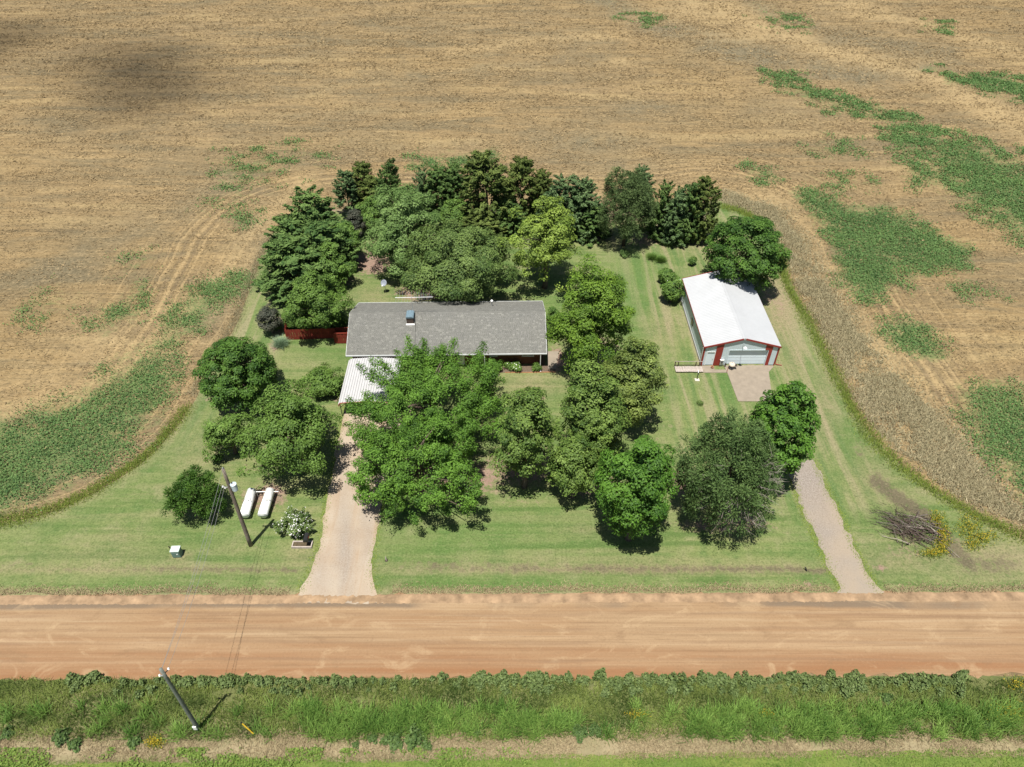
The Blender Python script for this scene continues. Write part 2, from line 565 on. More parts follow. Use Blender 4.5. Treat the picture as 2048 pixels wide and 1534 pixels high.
GREEN = [
    ([(-200, 900), (0, 845), (100, 822), (200, 785), (250, 742), (335, 690), (352, 720), (335, 800), (240, 895), (130, 965), (0, 1030), (-200, 1080)], 1.0, 26),
    ([(470, 555), (510, 548), (470, 590), (400, 640), (350, 690), (330, 680), (358, 620), (400, 572)], .9, 14),
    ([(176, 660), (190, 625), (240, 598), (292, 605), (285, 628), (230, 655), (185, 672)], .62, 12),
    ([(262, 560), (295, 560), (295, 580), (265, 585)], .75, 8),
    ([(30, 610), (110, 570), (165, 590), (110, 640), (40, 650)], .42, 18),
    ([(230, 530), (300, 490), (320, 510), (250, 570)], .35, 14),
    ([(440, 320), (500, 300), (670, 298), (640, 318), (570, 345), (470, 415), (380, 425), (450, 380)], .45, 18),
    ([(465, 420), (510, 400), (520, 420), (480, 460)], .5, 10),
    ([(820, 325), (880, 312), (990, 302), (995, 318), (900, 335), (840, 335)], .8, 8),
    ([(1588, 385), (1650, 392), (1705, 415), (1770, 420), (1850, 452), (1938, 505), (1930, 528), (1850, 548), (1795, 530), (1772, 590), (1738, 598), (1692, 560), (1672, 500), (1630, 430)], 1.1, 10),
    ([(1762, 648), (1800, 635), (1850, 650), (1880, 690), (1890, 722), (1845, 722), (1795, 695)], .95, 10),
    ([(1925, 780), (1985, 770), (2060, 785), (2200, 800), (2200, 1010), (2048, 1000), (1985, 900), (1930, 835)], .95, 20),
    ([(2010, 930), (2100, 940), (2200, 1060), (2048, 1030)], .8, 14),
    ([(1535, 145), (1590, 150), (1610, 180), (1560, 185)], .75, 10),
    ([(1560, 185), (1650, 190), (1780, 225), (1830, 232), (1800, 245), (1650, 212)], .95, 8),
    ([(1760, 260), (1850, 250), (1900, 280), (1990, 300), (2100, 350), (2200, 380), (2200, 520), (2048, 478), (1960, 420), (1900, 385), (1820, 360), (1800, 330), (1880, 330), (1790, 290)], .85, 14),
    ([(1600, 285), (1700, 275), (1720, 300), (1620, 305)], .6, 10),
    ([(1480, 330), (1540, 340), (1580, 362), (1520, 358)], .8, 7),
    ([(1900, 160), (1980, 152), (2060, 170), (2200, 185), (2200, 200), (2048, 188), (1950, 178)], .95, 6),
    ([(2005, 195), (2100, 192), (2200, 205), (2060, 208)], .9, 5),
    ([(1620, 355), (1720, 350), (1750, 372), (1650, 375)], .4, 12),
    ([(1490, 0), (1560, 20), (1620, 45), (1600, 60), (1520, 30)], .45, 12),
    ([(1190, -10), (1260, 10), (1330, 50), (1290, 50)], .4, 10),
    ([(1840, 50), (1910, 45), (1910, 62), (1850, 65)], .6, 6), ([(1850, 140), (1880, 138), (1880, 150), (1850, 150)], .8, 4),
    ([(1880, 560), (1960, 555), (2000, 590), (1900, 590)], .4, 14), ([(1790, 560), (1830, 560), (1830, 590), (1800, 595)], .4, 12),
]


def green_mask(px, py, V=None):
    r = np.zeros_like(px)
    wx = px + 40 * (fbm(px * .012, py * .02, 3) - .5); wy = py + 22 * (fbm(px * .015 + 9, py * .02 + 4, 3) - .5)
    for poly, s, w in GREEN:
        xs = [p[0] for p in poly]; ys = [p[1] for p in poly]
        sel = (wx > min(xs) - w) & (wx < max(xs) + w) & (wy > min(ys) - w) & (wy < max(ys) + w)
        if sel.any():
            r[sel] = np.maximum(r[sel], s * soft(poly, wx[sel], wy[sel], w * 2.1 + 5))
    return r


def dark_mask(px, py, V=None):
    l = [(1180, 285, 130, 28, .75), (1300, 215, 80, 16, .6), (1150, 90, 60, 22, .45), (820, 150, 90, 12, .4), (850, 60, 130, 18, .35), (1450, 100, 110, 30, .5), (1580, 50, 60, 25, .5),
         (1700, 80, 130, 25, .3), (250, 460, 120, 40, .35), (130, 540, 70, 28, .6), (420, 640, 40, 40, .6), (500, 460, 40, 40, .55), (540, 395, 40, 20, .4), (120, 250, 90, 30, .35),
         (420, 560, 40, 20, .3), (180, 660, 110, 40, .25), (700, 270, 100, 25, .3), (1230, 330, 120, 25, .5), (1560, 225, 120, 40, .3), (600, 110, 80, 15, .3), (640, 70, 90, 15, .3)]
    for ln, w_, st_ in (([(1180, -10), (1300, 45), (1420, 80), (1560, 120), (1700, 150), (1850, 140)], 20, .9), ([(1400, 95), (1480, 110), (1600, 130)], 16, .8), ([(1460, -10), (1560, 30), (1640, 60), (1760, 90), (1900, 110)], 16, .7), ([(60, 560), (200, 500), (340, 440), (460, 360)], 22, .45), ([(560, 330), (760, 300), (1000, 290)], 14, .35), ([(400, 200), (700, 170), (1000, 130), (1200, 120)], 10, .4), ([(300, 250), (600, 230), (900, 215)], 8, .35), ([(450, 640), (490, 560), (530, 480)], 16, .7)):
        l_ = polydist(ln, px + 30 * (fbm(px * .01, py * .03, 3) - .5), py + 26 * (fbm(px * .015 + 5, py * .03, 3) - .5), False)
        l0 = st_ * np.exp(-(l_ / w_) ** 2)
        ex = l0 if ln[0] == (1180, -10) else np.maximum(ex, l0)
    return 1.25 * np.maximum(ell(px, py, l), ex) * np.clip(fbm(px * .03, py * .06, 3) * 3.2 - .45, 0, 1)


def pale_mask(px, py, V=None):
    l = [(1400, 25, 130, 22, .8), (1500, 70, 110, 18, .7), (1180, 72, 60, 10, .8), (1240, 125, 40, 10, .7), (2030, 240, 60, 30, .8), (1750, 125, 130, 18, .4), (600, 440, 60, 14, .5),
         (480, 520, 60, 40, .45), (200, 690, 90, 40, .45), (100, 760, 90, 30, .4), (1560, 400, 40, 20, .5), (330, 640, 60, 30, .4)]
    # swathes of straw left along the edge of the homestead
    r = ell(px, py, l)
    for ln, w_, st_ in (([(1380, 5), (1500, 45), (1600, 85), (1720, 115), (1850, 155), (2060, 245)], 17, .85), ([(1700, 15), (1850, 50), (2060, 120)], 13, .7), ([(1900, 190), (2060, 270)], 16, .7), ([(900, 105), (1100, 75), (1260, 70)], 9, .6)):
        l_ = polydist(ln, px + 36 * (fbm(px * .012, py * .03, 3) - .5), py + 24 * (fbm(px * .015 + 5, py * .03, 3) - .5), False)
        r = np.maximum(r, st_ * np.exp(-(l_ / w_) ** 2))
    for ln in ([(1450, 390), (1540, 395), (1600, 440), (1640, 520), (1720, 640), (1790, 740), (1870, 820), (1950, 930)], [(620, 360), (540, 420), (430, 560), (330, 680), (200, 760), (-100, 870)]):
        r = np.maximum(r, .6 * np.exp(-(polydist(ln, px, py, False) / 16.0) ** 2))
    return r


LEFT = [(-900, 1150), (-500, 1125), (-200, 1090), (0, 1048), (100, 1025), (190, 985), (290, 920), (360, 845), (400, 780), (440, 700), (470, 655), (495, 590), (520, 525), (545, 470), (575, 435)]
BACK = [(640, 420), (760, 418), (900, 420), (1050, 420), (1250, 418), (1400, 405), (1440, 398)]
RIGHT = [(1490, 420), (1555, 475), (1573, 545), (1612, 625), (1668, 735), (1722, 840), (1790, 918), (1880, 985), (1980, 1045), (2100, 1095), (2400, 1150), (2900, 1180)]
ROADN = 34.75
edge = smooth_line(W(LEFT + BACK + RIGHT), .6)
lawn_poly = [tuple(p) for p in edge] + [(edge[-1][0], ROADN - .3), (edge[0][0], ROADN - .3)]

# base field: one sheet to the horizon
xs = np.concatenate([-np.geomspace(5000, 195, 14), np.arange(-190, 215, 1.4), np.geomspace(220, 5000, 14)])
ys = np.concatenate([-np.geomspace(5000, 20, 12), np.arange(-10, 34, 8), np.arange(34, 245, 1.4), np.geomspace(250, 6000, 16)])
gx, gy = np.meshgrid(xs, ys)
fz = -.06 + .03 * (fbm(gx * .3, gy * .3, 3) - .5)
V = np.stack([gx.ravel(), gy.ravel(), fz.ravel()], 1)
nx, ny = len(xs), len(ys)
ii = (np.arange(ny - 1)[:, None] * nx + np.arange(nx - 1)[None, :]).ravel()
F = np.stack([ii, ii + 1, ii + nx + 1, ii + nx], 1)
px, py = project(V)
okm = (V[:, 1] > 30)
fm = {k: (np.where(okm, np.clip(fn(px, py), 0, 1), 0), 'POINT') for k, fn in (('green', green_mask), ('dark', dark_mask), ('pale', pale_mask))}
fm['bound'] = (np.clip(polydist([tuple(q) for q in edge[::2]], V[:, 0], V[:, 1], False) / 40, 0, 1), 'POINT')
link('field', np_mesh('field', V, F, fm), M['field'])['kind'] = 'structure'



def rel_edge(px, py, V):
    return polydist([tuple(p) for p in edge[::3]], V[:, 0], V[:, 1], False)


def m_dry(px, py, V):
    r = ell(px, py, [(1240, 1136, 520, 10, 1.1), (200, 1140, 420, 9, .7), (740, 590, 45, 18, .4), (1420, 480, 60, 30, .7), (1560, 610, 40, 90, 1.0), (1650, 800, 30, 120, .45), (1740, 960, 50, 50, .45), (1800, 1120, 90, 30, .6), (1590, 720, 20, 60, .6), (1330, 660, 40, 40, .4), (1360, 470, 100, 30, .4), (1090, 735, 40, 20, .2),
                     (360, 1115, 22, 10, .9), (470, 1095, 60, 18, .35), (600, 1110, 40, 25, .6), (1990, 1120, 140, 45, .8), (1560, 700, 25, 40, .3), (1800, 1000, 40, 30, .5),
                     (1060, 770, 70, 22, .55), (600, 720, 60, 25, .25), (200, 1110, 180, 25, .3), (240, 1075, 30, 20, .4), (410, 905, 70, 60, .35), (690, 985, 20, 40, .4), (1250, 1175, 18, 5, 1), (1495, 1174, 10, 4, 1), (790, 1172, 16, 5, .9), (1180, 1060, 90, 12, .4), (780, 1172, 12, 5, .9), (1450, 1195, 25, 5, 1), (515, 1118, 20, 8, .5), (1850, 840, 30, 60, .2)])
    r = np.maximum(r, .95 * np.clip((py - 1176 + 8 * (fbm(px * .03, py * .1, 3) - .5)) / 14, 0, 1))
    r = np.maximum(r, .5 * np.exp(-(rel_edge(px, py, V) / .8) ** 2))
    return r


def m_dirt(px, py, V):
    return ell(px, py, [(745, 525, 50, 28, 1.1), (700, 505, 30, 30, .6), (840, 585, 60, 22, .9), (760, 490, 30, 18, .7), (1040, 1000, 80, 24, .3), (920, 955, 110, 40, 1.0), (1050, 930, 90, 40, 1), (1180, 960, 70, 35, 1), (1365, 965, 22, 30, 1.2), (1450, 1050, 120, 18, .8), (1115, 720, 16, 30, 1.1), (1200, 720, 60, 60, .8),
                        (545, 990, 32, 30, 1.0), (520, 1000, 50, 28, .8), (555, 650, 14, 20, 1), (550, 690, 12, 16, .8), (1005, 440, 60, 40, .7), (1180, 470, 60, 20, .7), (1320, 470, 70, 24, .6), (1290, 480, 50, 20, .6), (1080, 795, 6, 4, 1), (480, 800, 90, 20, .7), (560, 940, 120, 30, .35), (1820, 1100, 80, 25, .4), (1900, 1090, 40, 20, .7),
                        (1300, 850, 60, 60, .3), (1402, 812, 8, 5, .9), (505, 1090, 16, 7, .7), (650, 400, 200, 30, .9), (1100, 430, 330, 24, .8), (600, 560, 60, 60, .5), (680, 800, 25, 8, .6), (1620, 1168, 14, 5, .9), (1760, 1135, 25, 5, .9), (690, 560, 20, 14, .9), (1560, 610, 14, 30, .5), (1535, 595, 20, 20, .6)])


def m_soil(px, py, V):
    r = np.zeros_like(px)
    r = np.maximum(r, .72 * np.exp(-(polydist([(800, 1131), (1000, 1134), (1300, 1136), (1660, 1140)], px, py, False) / 10) ** 2))
    r = np.maximum(r, .62 * np.exp(-(polydist([(-200, 1128), (200, 1134), (420, 1138), (600, 1140)], px, py, False) / 7) ** 2))
    ln = [(1750, 960), (1800, 1000), (1850, 1030), (1880, 1060), (1910, 1100), (1940, 1130)]
    r = np.maximum(r, 1.0 * np.exp(-(polydist(ln, px, py, False) / 16) ** 2))
    r = np.maximum(r, ell(px, py, [(1990, 1130, 70, 24, .7), (430, 970, 20, 10, .2), (1720, 900, 12, 20, .7), (1545, 700, 6, 5, .3)]))
    return r


def m_lush(px, py, V):
    return ell(px, py, [(790, 1010, 40, 80, .8), (1250, 640, 40, 200, .55), (1270, 560, 60, 60, .5), (1450, 780, 40, 30, .5), (640, 700, 60, 30, .6), (990, 1060, 260, 40, .45), (900, 1090, 200, 20, .4), (500, 1090, 120, 40, .3), (1100, 600, 60, 20, .6), (1620, 1080, 50, 40, .4), (1000, 1165, 300, 10, .6), (300, 1165, 300, 10, .35), (1490, 420, 40, 12, .9), (570, 590, 30, 80, .2)])


def m_ns(px, py, V):
    return np.clip(soft([(1130, 380), (1500, 380), (1760, 1000), (1660, 1060), (1360, 900), (1330, 700)], px, py, 30) + soft([(440, 500), (560, 430), (560, 700), (420, 900), (350, 900)], px, py, 30), 0, 1)


sheet('lawn', lawn_poly, M['lawn'], 0.0, .75, dict(dry=m_dry, dirt=m_dirt, soil=m_soil, lush=m_lush, ns=m_ns), .18, .5)

# road runs the whole width and on past the frame
RS, RN = 27.15, 34.75
sheet('road', [(-320, RS - .3), (-60, RS - .3), (60, RS + .15), (320, RS + 1.0), (320, RN + 1.0), (60, RN + .25), (-60, RN - .25), (-320, RN - 1.0)], M['road'], .010, 6, None, .5, .5)
DL = [(688, 812), (684, 850), (672, 895), (668, 935), (652, 1000), (644, 1060), (628, 1120), (600, 1185), (590, 1206)]
DR = [(768, 1206), (753, 1185), (744, 1140), (750, 1090), (764, 1010), (775, 960), (850, 930), (862, 870), (815, 812)]
mk = dict(gravel=lambda px, py, V: ell(px, py, [(690, 1100, 20, 140, .8), (735, 1050, 16, 120, .6), (640, 1150, 25, 60, .5), (1610, 960, 60, 90, 1), (1640, 1060, 40, 60, .7), (1680, 1130, 30, 40, .4)]))
sheet('driveway', [tuple(p) for p in smooth_line(W(DL), .5)] + [tuple(p) for p in smooth_line(W(DR), .5)], M['drive'], .016, .8, mk, .30, .35)
GL = [(1575, 930), (1590, 975), (1602, 1015), (1632, 1080), (1655, 1130), (1678, 1176), (1672, 1190)]
GR = [(1765, 1188), (1750, 1172), (1722, 1120), (1697, 1070), (1682, 1030), (1652, 975), (1625, 918)]
sheet('gravel_drive', [tuple(p) for p in smooth_line(W(GL), .5)] + [tuple(p) for p in smooth_line(W(GR), .5)], M['gravel'], .016, .8, mk, .50, .35)

# verge and pasture south of the road
def mat_verge():
    t = NT('verge_ground')
    a = t.noise(.25, 4, .6); b = t.noise(2.5, 5, .75)
    c = t.mix(t.ramp(a, .4, .65), (.060, .085, .024), (.125, .130, .050))
    c = t.mix(t.ramp(b, .45, .65), c, (.11, .12, .04))
    c = t.mix(t.attr('dry'), c, t.mix(b, (.180, .145, .085), (.345, .280, .170)))
    return t.done(c, .95, 0, t.bump(b, .8, .15), .1)


def mat_pasture():
    t = NT('pasture')
    a = t.noise(.2, 4, .6); b = t.noise(1.3, 5, .7); f = t.noise(6, 4, .8)
    c = t.mix(t.ramp(a, .4, .65), (0.090, 0.139, 0.028), (0.142, 0.172, 0.040))
    c = t.mix(t.ramp(b, .55, .72, 0, .7), c, (0.198, 0.181, 0.081))
    c = t.mix(t.ramp(b, .45, .3, 0, .6), c, (0.052, 0.105, 0.023))
    c = t.mix(t.ramp(f, .5, .3, 0, .6), c, (0.039, 0.059, 0.017))
    c = t.mix(t.ramp(f, .55, .75, 0, .4), c, (0.232, 0.260, 0.085))
    return t.done(c, .95, 0, t.bump(f, .6, .08), .1)


vy = lambda V: V[:, 1] - 24.6 + .7 * (fbm(V[:, 0] * .25, V[:, 1] * .4, 4) - .5) * 2
PAST = 21.15
sheet('verge', [(-320, PAST - 2), (320, PAST - 2), (320, RS + 1.2), (60, RS + .2), (-60, RS - .25), (-320, RS - 1.2)], mat_verge(), .005, 1.2,
      dict(dry=lambda px, py, V: np.exp(-((V[:, 1] - 21.75 - .006 * V[:, 0] + .8 * (fbm(V[:, 0] * .2, V[:, 1] * .3, 3) - .5)) / 1.0) ** 2) + .5 * np.clip(fbm(V[:, 0] * .3 + 40, V[:, 1] * .5, 3) * 3 - 1.6, 0, 1)), .1, 1.0)
sheet('pasture', [(-400, -200), (400, -200), (400, PAST + .8), (60, PAST + .5), (10, PAST + .2), (-8, PAST - .5), (-60, PAST - .8), (-400, PAST - 1)], mat_pasture(), .012, 6, None, .35, .5)

# low graded ridge of loose dirt along the road's north edge
mb = MB()
n = 900
for i in range(n + 1):
    x = -80 + 170 * i / n
    yc = RN - .25 + .0042 * x + .1 * (float(fbm(np.array([x * .5]), np.array([2.2]), 3)[0]) - .5)
    gap = 1 - math.exp(-((x + 15.5) / 4.5) ** 4) - math.exp(-((x - 31.2) / 2.6) ** 4)
    hh = .040 * max(0.02, gap) * (.5 + float(fbm(np.array([x * 1.7]), np.array([8.1]), 3)[0]))
    for k, (dy, hz) in enumerate(((-.75, -.02), (-.4, .55), (-.1, 1.0), (.15, .6), (.4, -.02))):
        mb.v.append((x, yc + dy + .06 * random.uniform(-1, 1), .012 + hh * hz + (random.uniform(0, .03) if 0 < k < 4 else -.03)))
for i in range(n):
    for k in range(4):
        a = i * 5 + k
        mb.f.append((a, a + 5, a + 6, a + 1))
mb.build('dirt_ridge', simple('loose_dirt', (.245, .165, .098), .95, 0, .40, .8, .1, .6))['kind'] = 'structure'


def slab(name, pts, m, z=.10):
    pts = [Vector((p[0], p[1], 0)) for p in pts]
    n = len(pts)
    mb = MB()
    mb.add([(p.x, p.y, z) for p in pts] + [(p.x, p.y, -.05) for p in pts],
           [tuple(range(n))] + [(i, i + n, (i + 1) % n + n, (i + 1) % n) for i in range(n)])
    o = mb.build(name, m)
    o['kind'] = 'structure'
    return o


# ------------------------------------------------------------------ building materials
def mat_shingle():
    t = NT('roof_shingle')
    a = t.attr('col')
    c = t.mix(a, (.090, .089, .080), (.225, .220, .194))
    c = t.mix(t.ramp(t.noise(.5, 3), .45, .7, 0, .12), c, (.11, .112, .112))
    return t.done(c, .9, 0, t.bump(t.noise(25, 2), .3, .01), .2)


def mat_brick():
    t = NT('brown_brick')
    mp = t.n('Mapping', None, i0=t.co, i2=(math.pi / 2, 0, 0)).outputs[0]
    b = t.n('TexBrick', None, i0=mp, Color1=(.20, .075, .034, 1), Color2=(.13, .05, .024, 1), Mortar=(.20, .16, .12, 1), Scale=1.0)
    b.inputs['Brick Width'].default_value = .22; b.inputs['Row Height'].default_value = .075; b.inputs['Mortar Size'].default_value = .006
    c = t.mix(t.ramp(t.noise(.8, 4), .4, .7, 0, .5), b.outputs[0], (.11, .045, .02))
    return t.done(c, .9, 0, t.bump(b.outputs['Fac'], -.4, .01), .2)


M['shingle'] = mat_shingle()
M['brick'] = mat_brick()
M['trim'] = simple('white_trim', (.72, .72, .70), .5, 0, .06, 2)
M['gutter'] = simple('pale_gutter', (.46, .47, .46), .45, 0, .08, 2)
M['glass'] = simple('window_glass', (.015, .018, .02), .06, 0, .1, 2, .6)
M['dark'] = simple('shade_and_frame_dark', (.03, .028, .027), .8)  # painted shade at the house corner; also the shed window frame
M['chim'] = simple('chimney_siding', (.080, .058, .045), .85, 0, .25, 3)
M['skytint'] = simple('sky_tinted_metal', (.150, .215, .250), .4, .15, .2, 4, .5)  # sky reflection on the galvanised cap, put into the base colour as blue
M['galv'] = simple('galvanised_metal', (.42, .43, .44), .4, .6, .12, 5, .5)
M['steelroof'] = simple('white_steel_roof', (.355, .362, .368), .5, 0, .05, .5, .3)
M['siding'] = simple('grey_steel_siding', (.50, .575, .60), .45, 0, .05, .7, .4)
M['door'] = simple('white_door_paint', (.60, .68, .71), .45, 0, .05, .9, .4)
M['redtrim'] = simple('red_trim', (.235, .030, .024), .45, 0, .12, 1.5, .4)
M['fence'] = simple('red_fence_stain', (.185, .032, .020), .8, 0, .30, 1.6, .2, .2)
M['greywood'] = simple('weathered_plank', (.36, .31, .27), .9, 0, .25, 4, .15, .3)
M['darkwood'] = simple('dark_wood', (.055, .042, .033), .9, 0, .3, 5, .15, .3)
M['polewood'] = simple('pole_wood', (.175, .145, .118), .9, 0, .35, 3, .15, .4)
M['white'] = simple('white_paint', (.80, .80, .78), .35, 0, .05, 2, .45)
M['black'] = simple('black_plastic', (.018, .018, .018), .5, 0, .2, 3)
M['concrete'] = simple('grey_concrete', (.34, .33, .31), .9, 0, .15, 2, .2)
M['pedestal'] = simple('green_metal', (.12, .19, .165), .5, 0, .12, 2)
M['bark'] = simple('bark', (.105, .082, .062), .95, 0, .35, 5, .1, .5)
M['wire'] = simple('wire_metal', (.22, .22, .21), .5, .2, .05, 2)
M['orange'] = simple('terracotta', (.42, .20, .10), .85, 0, .2, 2)


def ribbed(mb, o, u, L, v, nrm, pitch=.30, h=.022):
    """rib profiled steel: ribs spaced along u, extruded along v(t)"""
    o = Vector(o); u = Vector(u).normalized(); nrm = Vector(nrm).normalized()
    ts = []
    k = 0
    while k * pitch < L:
        b = k * pitch
        for dt, hh in ((0, 0), (pitch * .70, 0), (pitch * .80, h), (pitch * .92, h)):
            if b + dt < L: ts.append((b + dt, hh))
        k += 1
    ts.append((L, 0))
    base = len(mb.v)
    for t, hh in ts:
        p = o + u * t + nrm * hh
        mb.v.append(tuple(p)); mb.v.append(tuple(p + Vector(v(t))))
    for i in range(len(ts) - 1):
        a = base + i * 2
        mb.f.append((a, a + 2, a + 3, a + 1))
    return mb


# ------------------------------------------------------------------ house
HW, HD, HE, HR = 23.85, 10.5, 2.5, 4.8
house = thing('house', 'long low brick ranch house with grey shingled gable roof', 'house', (-19.7, 65.12, 0), math.radians(1.0))
X0, X1, Y0, Y1 = .45, HW - .42, .95, HD - .7
w = MB()
# front wall runs almost to the corner; the recess there is only dark colour
w.box(X0, Y0, 0, X1 - .05, Y0 + .2, HE - .02)
w.box(X0, Y1 - .2, 0, X1, Y1, HE - .02)
rise = (HR - HE) / (HD / 2)
for xa in (X0, X1 - .2):
    w.add([(xa + d, y, z) for d in (0, .2) for y, z in ((Y0 + .2, 0), (Y1 - .2, 0), (Y1 - .2, HE - .05), (HD / 2, HR - .12 - .3), (Y0 + .2, HE - .05))],
          [(0, 1, 2, 3, 4), (9, 8, 7, 6, 5)] + [(i, i + 5, (i + 1) % 5 + 5, (i + 1) % 5) for i in range(5)])
w.build('wall', M['brick'], house)
d = MB(); d.box(X1 - .045, Y0 - .35, 0, X1 + .30, Y0 + 2.2, HE - .25); d.build('recess_shade', M['dark'], house)  # solid dark box, colour standing in for the shade of a recessed corner
# roof deck with overhang (solid, under the shingles)
r = MB()
for s in (0, 1):
    ya, yb = (0, HD / 2) if s == 0 else (HD, HD / 2)
    q = [(0, ya, HE), (HW, ya, HE), (HW, yb, HR), (0, yb, HR)]
    dn = [(x, y, z - .14) for x, y, z in q]
    r.hexa(dn, q)
r.build('roof_deck', M['gutter'], house)


def shingle_slope(name, front):
    Ls = math.hypot(HD / 2, HR - HE)
    nc = 31
    ce = Ls / nc
    V = []; F = []; C = []
    for j in range(nc):
        x = -.03 - random.random() * .25
        while x < HW + .03:
            wd = random.choice((.17, .2, .24, .3))
            xa, xb = max(x, -.03), min(x + wd - .006, HW + .03)
            x += wd
            if xb - xa < .03: continue
            lift = .016 + random.random() * .010
            pts = []
            for s_, off in ((j * ce - .012, lift), ((j + 1) * ce + .01, .004)):
                f = s_ / Ls
                y = f * HD / 2; z = HE + f * (HR - HE) + .004
                cz = math.cos(math.atan2(HR - HE, HD / 2)); sz = math.sin(math.atan2(HR - HE, HD / 2))
                pts.append((y - sz * off, z + cz * off))
            low = (pts[0][0] + .001, pts[0][1] - lift - .004)
            b = len(V)
            row = [(low), pts[0], pts[1]]
            for (y, z) in row:
                yy = y if front else HD - y
                V.append((xa, yy, z)); V.append((xb, yy, z))
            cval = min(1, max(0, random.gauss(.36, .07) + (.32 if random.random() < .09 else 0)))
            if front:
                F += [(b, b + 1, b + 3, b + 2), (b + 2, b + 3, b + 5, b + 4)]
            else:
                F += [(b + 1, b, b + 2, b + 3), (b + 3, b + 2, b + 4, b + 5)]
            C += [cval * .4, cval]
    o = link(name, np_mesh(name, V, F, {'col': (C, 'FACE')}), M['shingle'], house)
    o['kind'] = 'stuff'
    return o


shingle_slope('shingles', True)
shingle_slope('shingles', False)
rc = MB()
for i in range(80):
    x = i * HW / 80
    rc.add([(x, HD / 2 - .15, HR - .045), (x + HW / 80 + .03, HD / 2 - .15, HR - .040), (x + HW / 80 + .03, HD / 2, HR + .038), (x, HD / 2, HR + .03), (x, HD / 2 + .15, HR - .045), (x + HW / 80 + .03, HD / 2 + .15, HR - .04)], [(0, 1, 2, 3), (3, 2, 5, 4)])
rcm = rc.mesh('ridge_cap')
a = rcm.attributes.new('col', 'FLOAT', 'FACE'); a.data.foreach_set('value', np.random.default_rng(1).uniform(.2, .5, len(rcm.polygons)).astype(np.float32))
link('ridge_cap', rcm, M['shingle'], house)
g = MB(); g.box(-.02, -.13, HE - .15, HW + .02, -.005, HE - .015); g.build('gutter', M['gutter'], house)
g = MB(); g.box(-.02, HD + .005, HE - .15, HW + .02, HD + .13, HE - .015); g.build('gutter', M['gutter'], house)
for xa in (-.03, HW - .01):
    b = MB()
    b.beam((xa + .02, -.02, HE - .09), (xa + .02, HD / 2, HR - .09), .045, .2); b.beam((xa + .02, HD + .02, HE - .09), (xa + .02, HD / 2, HR - .09), .045, .2)
    b.build('rake_board', M['gutter'], house)


def house_window(x0, x1, z0, z1, n):
    f = MB()
    y = Y0 - .03
    f.box(x0, y, z0, x1, y + .05, z0 + .07); f.box(x0, y, z1 - .07, x1, y + .05, z1)
    xs_ = np.linspace(x0, x1, n + 1)
    for i, x in enumerate(xs_):
        a_ = x - .04 if 0 < i < n else (x if i == 0 else x - .07)
        f.box(a_, y, z0 + .071, a_ + .08, y + .05, z1 - .071)
    fr = f.build('window', M['trim'], house)
    for i in range(n):
        p = MB(); p.box(xs_[i] + .03, y + .028, z0 + .05, xs_[i + 1] - .03, y + .034, z1 - .05); p.build('pane', M['glass'], fr)
    s_ = MB(); s_.box(x0 - .06, y - .05, z0 - .06, x1 + .06, y + .03, z0 - .003); s_.build('sill', M['trim'], fr)


house_window(17.0, 17.95, 1.28, 2.2, 1)
house_window(20.95, 22.35, 1.28, 2.2, 2)
house_window(9.5, 11.2, 1.0, 2.2, 3)
dd = MB(); dd.box(13.0, Y0 - .03, 0.05, 13.95, Y0 - .002, 2.1); dr = dd.build('front_door', M['trim'], house)
k = MB(); k.lathe([(.0, 0), (.03, .01), (.03, .05), (.0, .06)], 8, (13.85, Y0 - .06, 1.0)); k.build('handle', M['galv'], dr)
for x in (16.42, 23.12):
    p = MB(); p.beam((x, -.06, 0.0 if x < 20 else .35), (x, -.06, HE - .16), .09, .07); p.build('downspout', M['trim'], house)
p = MB(); p.tube([(23.12, -.06, .42), (23.12, -.16, .22), (23.14, -.62, .08)], .055, 8); p.build('downspout_elbow', M['white'], house)
# chimney
cx, cy = 7.45, 3.75
c = MB(); c.box(cx - .42, cy, HE + .9, cx + .42, cy + 1.25, 5.05); c.build('chimney', M['chim'], house)
c = MB()
ns = 7
for i in range(ns):
    for (y) in (cy - .06, cy + 1.31):
        an = math.pi * i / (ns - 1)
        c.v.append((cx - .48 * math.cos(an), y, 5.055 + .06 + .17 * math.sin(an)))
c.v += [(cx - .48, cy - .06, 5.053), (cx - .48, cy + 1.31, 5.053), (cx + .48, cy - .06, 5.053), (cx + .48, cy + 1.31, 5.053)]
for i in range(ns - 1): c.f.append((2 * i, 2 * i + 2, 2 * i + 3, 2 * i + 1))
b = 2 * ns
c.f += [(b, 0, 1, b + 1), (2 * ns - 2, b + 2, b + 3, 2 * ns - 1), tuple([b] + [b + 2] + [2 * i for i in range(ns)][::-1]), tuple([b + 3] + [b + 1] + [2 * i + 1 for i in range(ns)])]
c.build('chimney_cap', M['skytint'], house)
c = MB()
zf = HE + rise * (cy - .12)
c.add([(cx - .5, cy - .14, zf + .0), (cx + .5, cy - .14, zf), (cx + .5, cy - .004, zf + .13), (cx - .5, cy - .004, zf + .13), (cx - .5, cy - .004, zf - .02), (cx + .5, cy - .004, zf - .02)], [(0, 1, 2, 3), (0, 3, 4), (1, 5, 2)])
c.build('flashing', M['white'], house)
cb = MB(); cb.tube([(cx + .62, cy + .9, HE + rise * (cy + .9) + .03), (cx + .66, 2.2, HE + rise * 2.2 + .035), (cx + .68, -.02, HE + .03)], .02, 5); cb.build('cable', M['black'], house)
v = MB(); v.lathe([(.07, 0), (.07, .75)], 10, (17.3, 8.2, HE + rise * (HD - 8.2) - .05)); v.build('vent_pipe', M['galv'], house)
v = MB(); v.lathe([(.16, 0), (.17, .1), (.10, .19)], 12, (17.3, 8.2, HE + rise * (HD - 8.2) + .702)); v.build('vent_cap', M['white'], house)
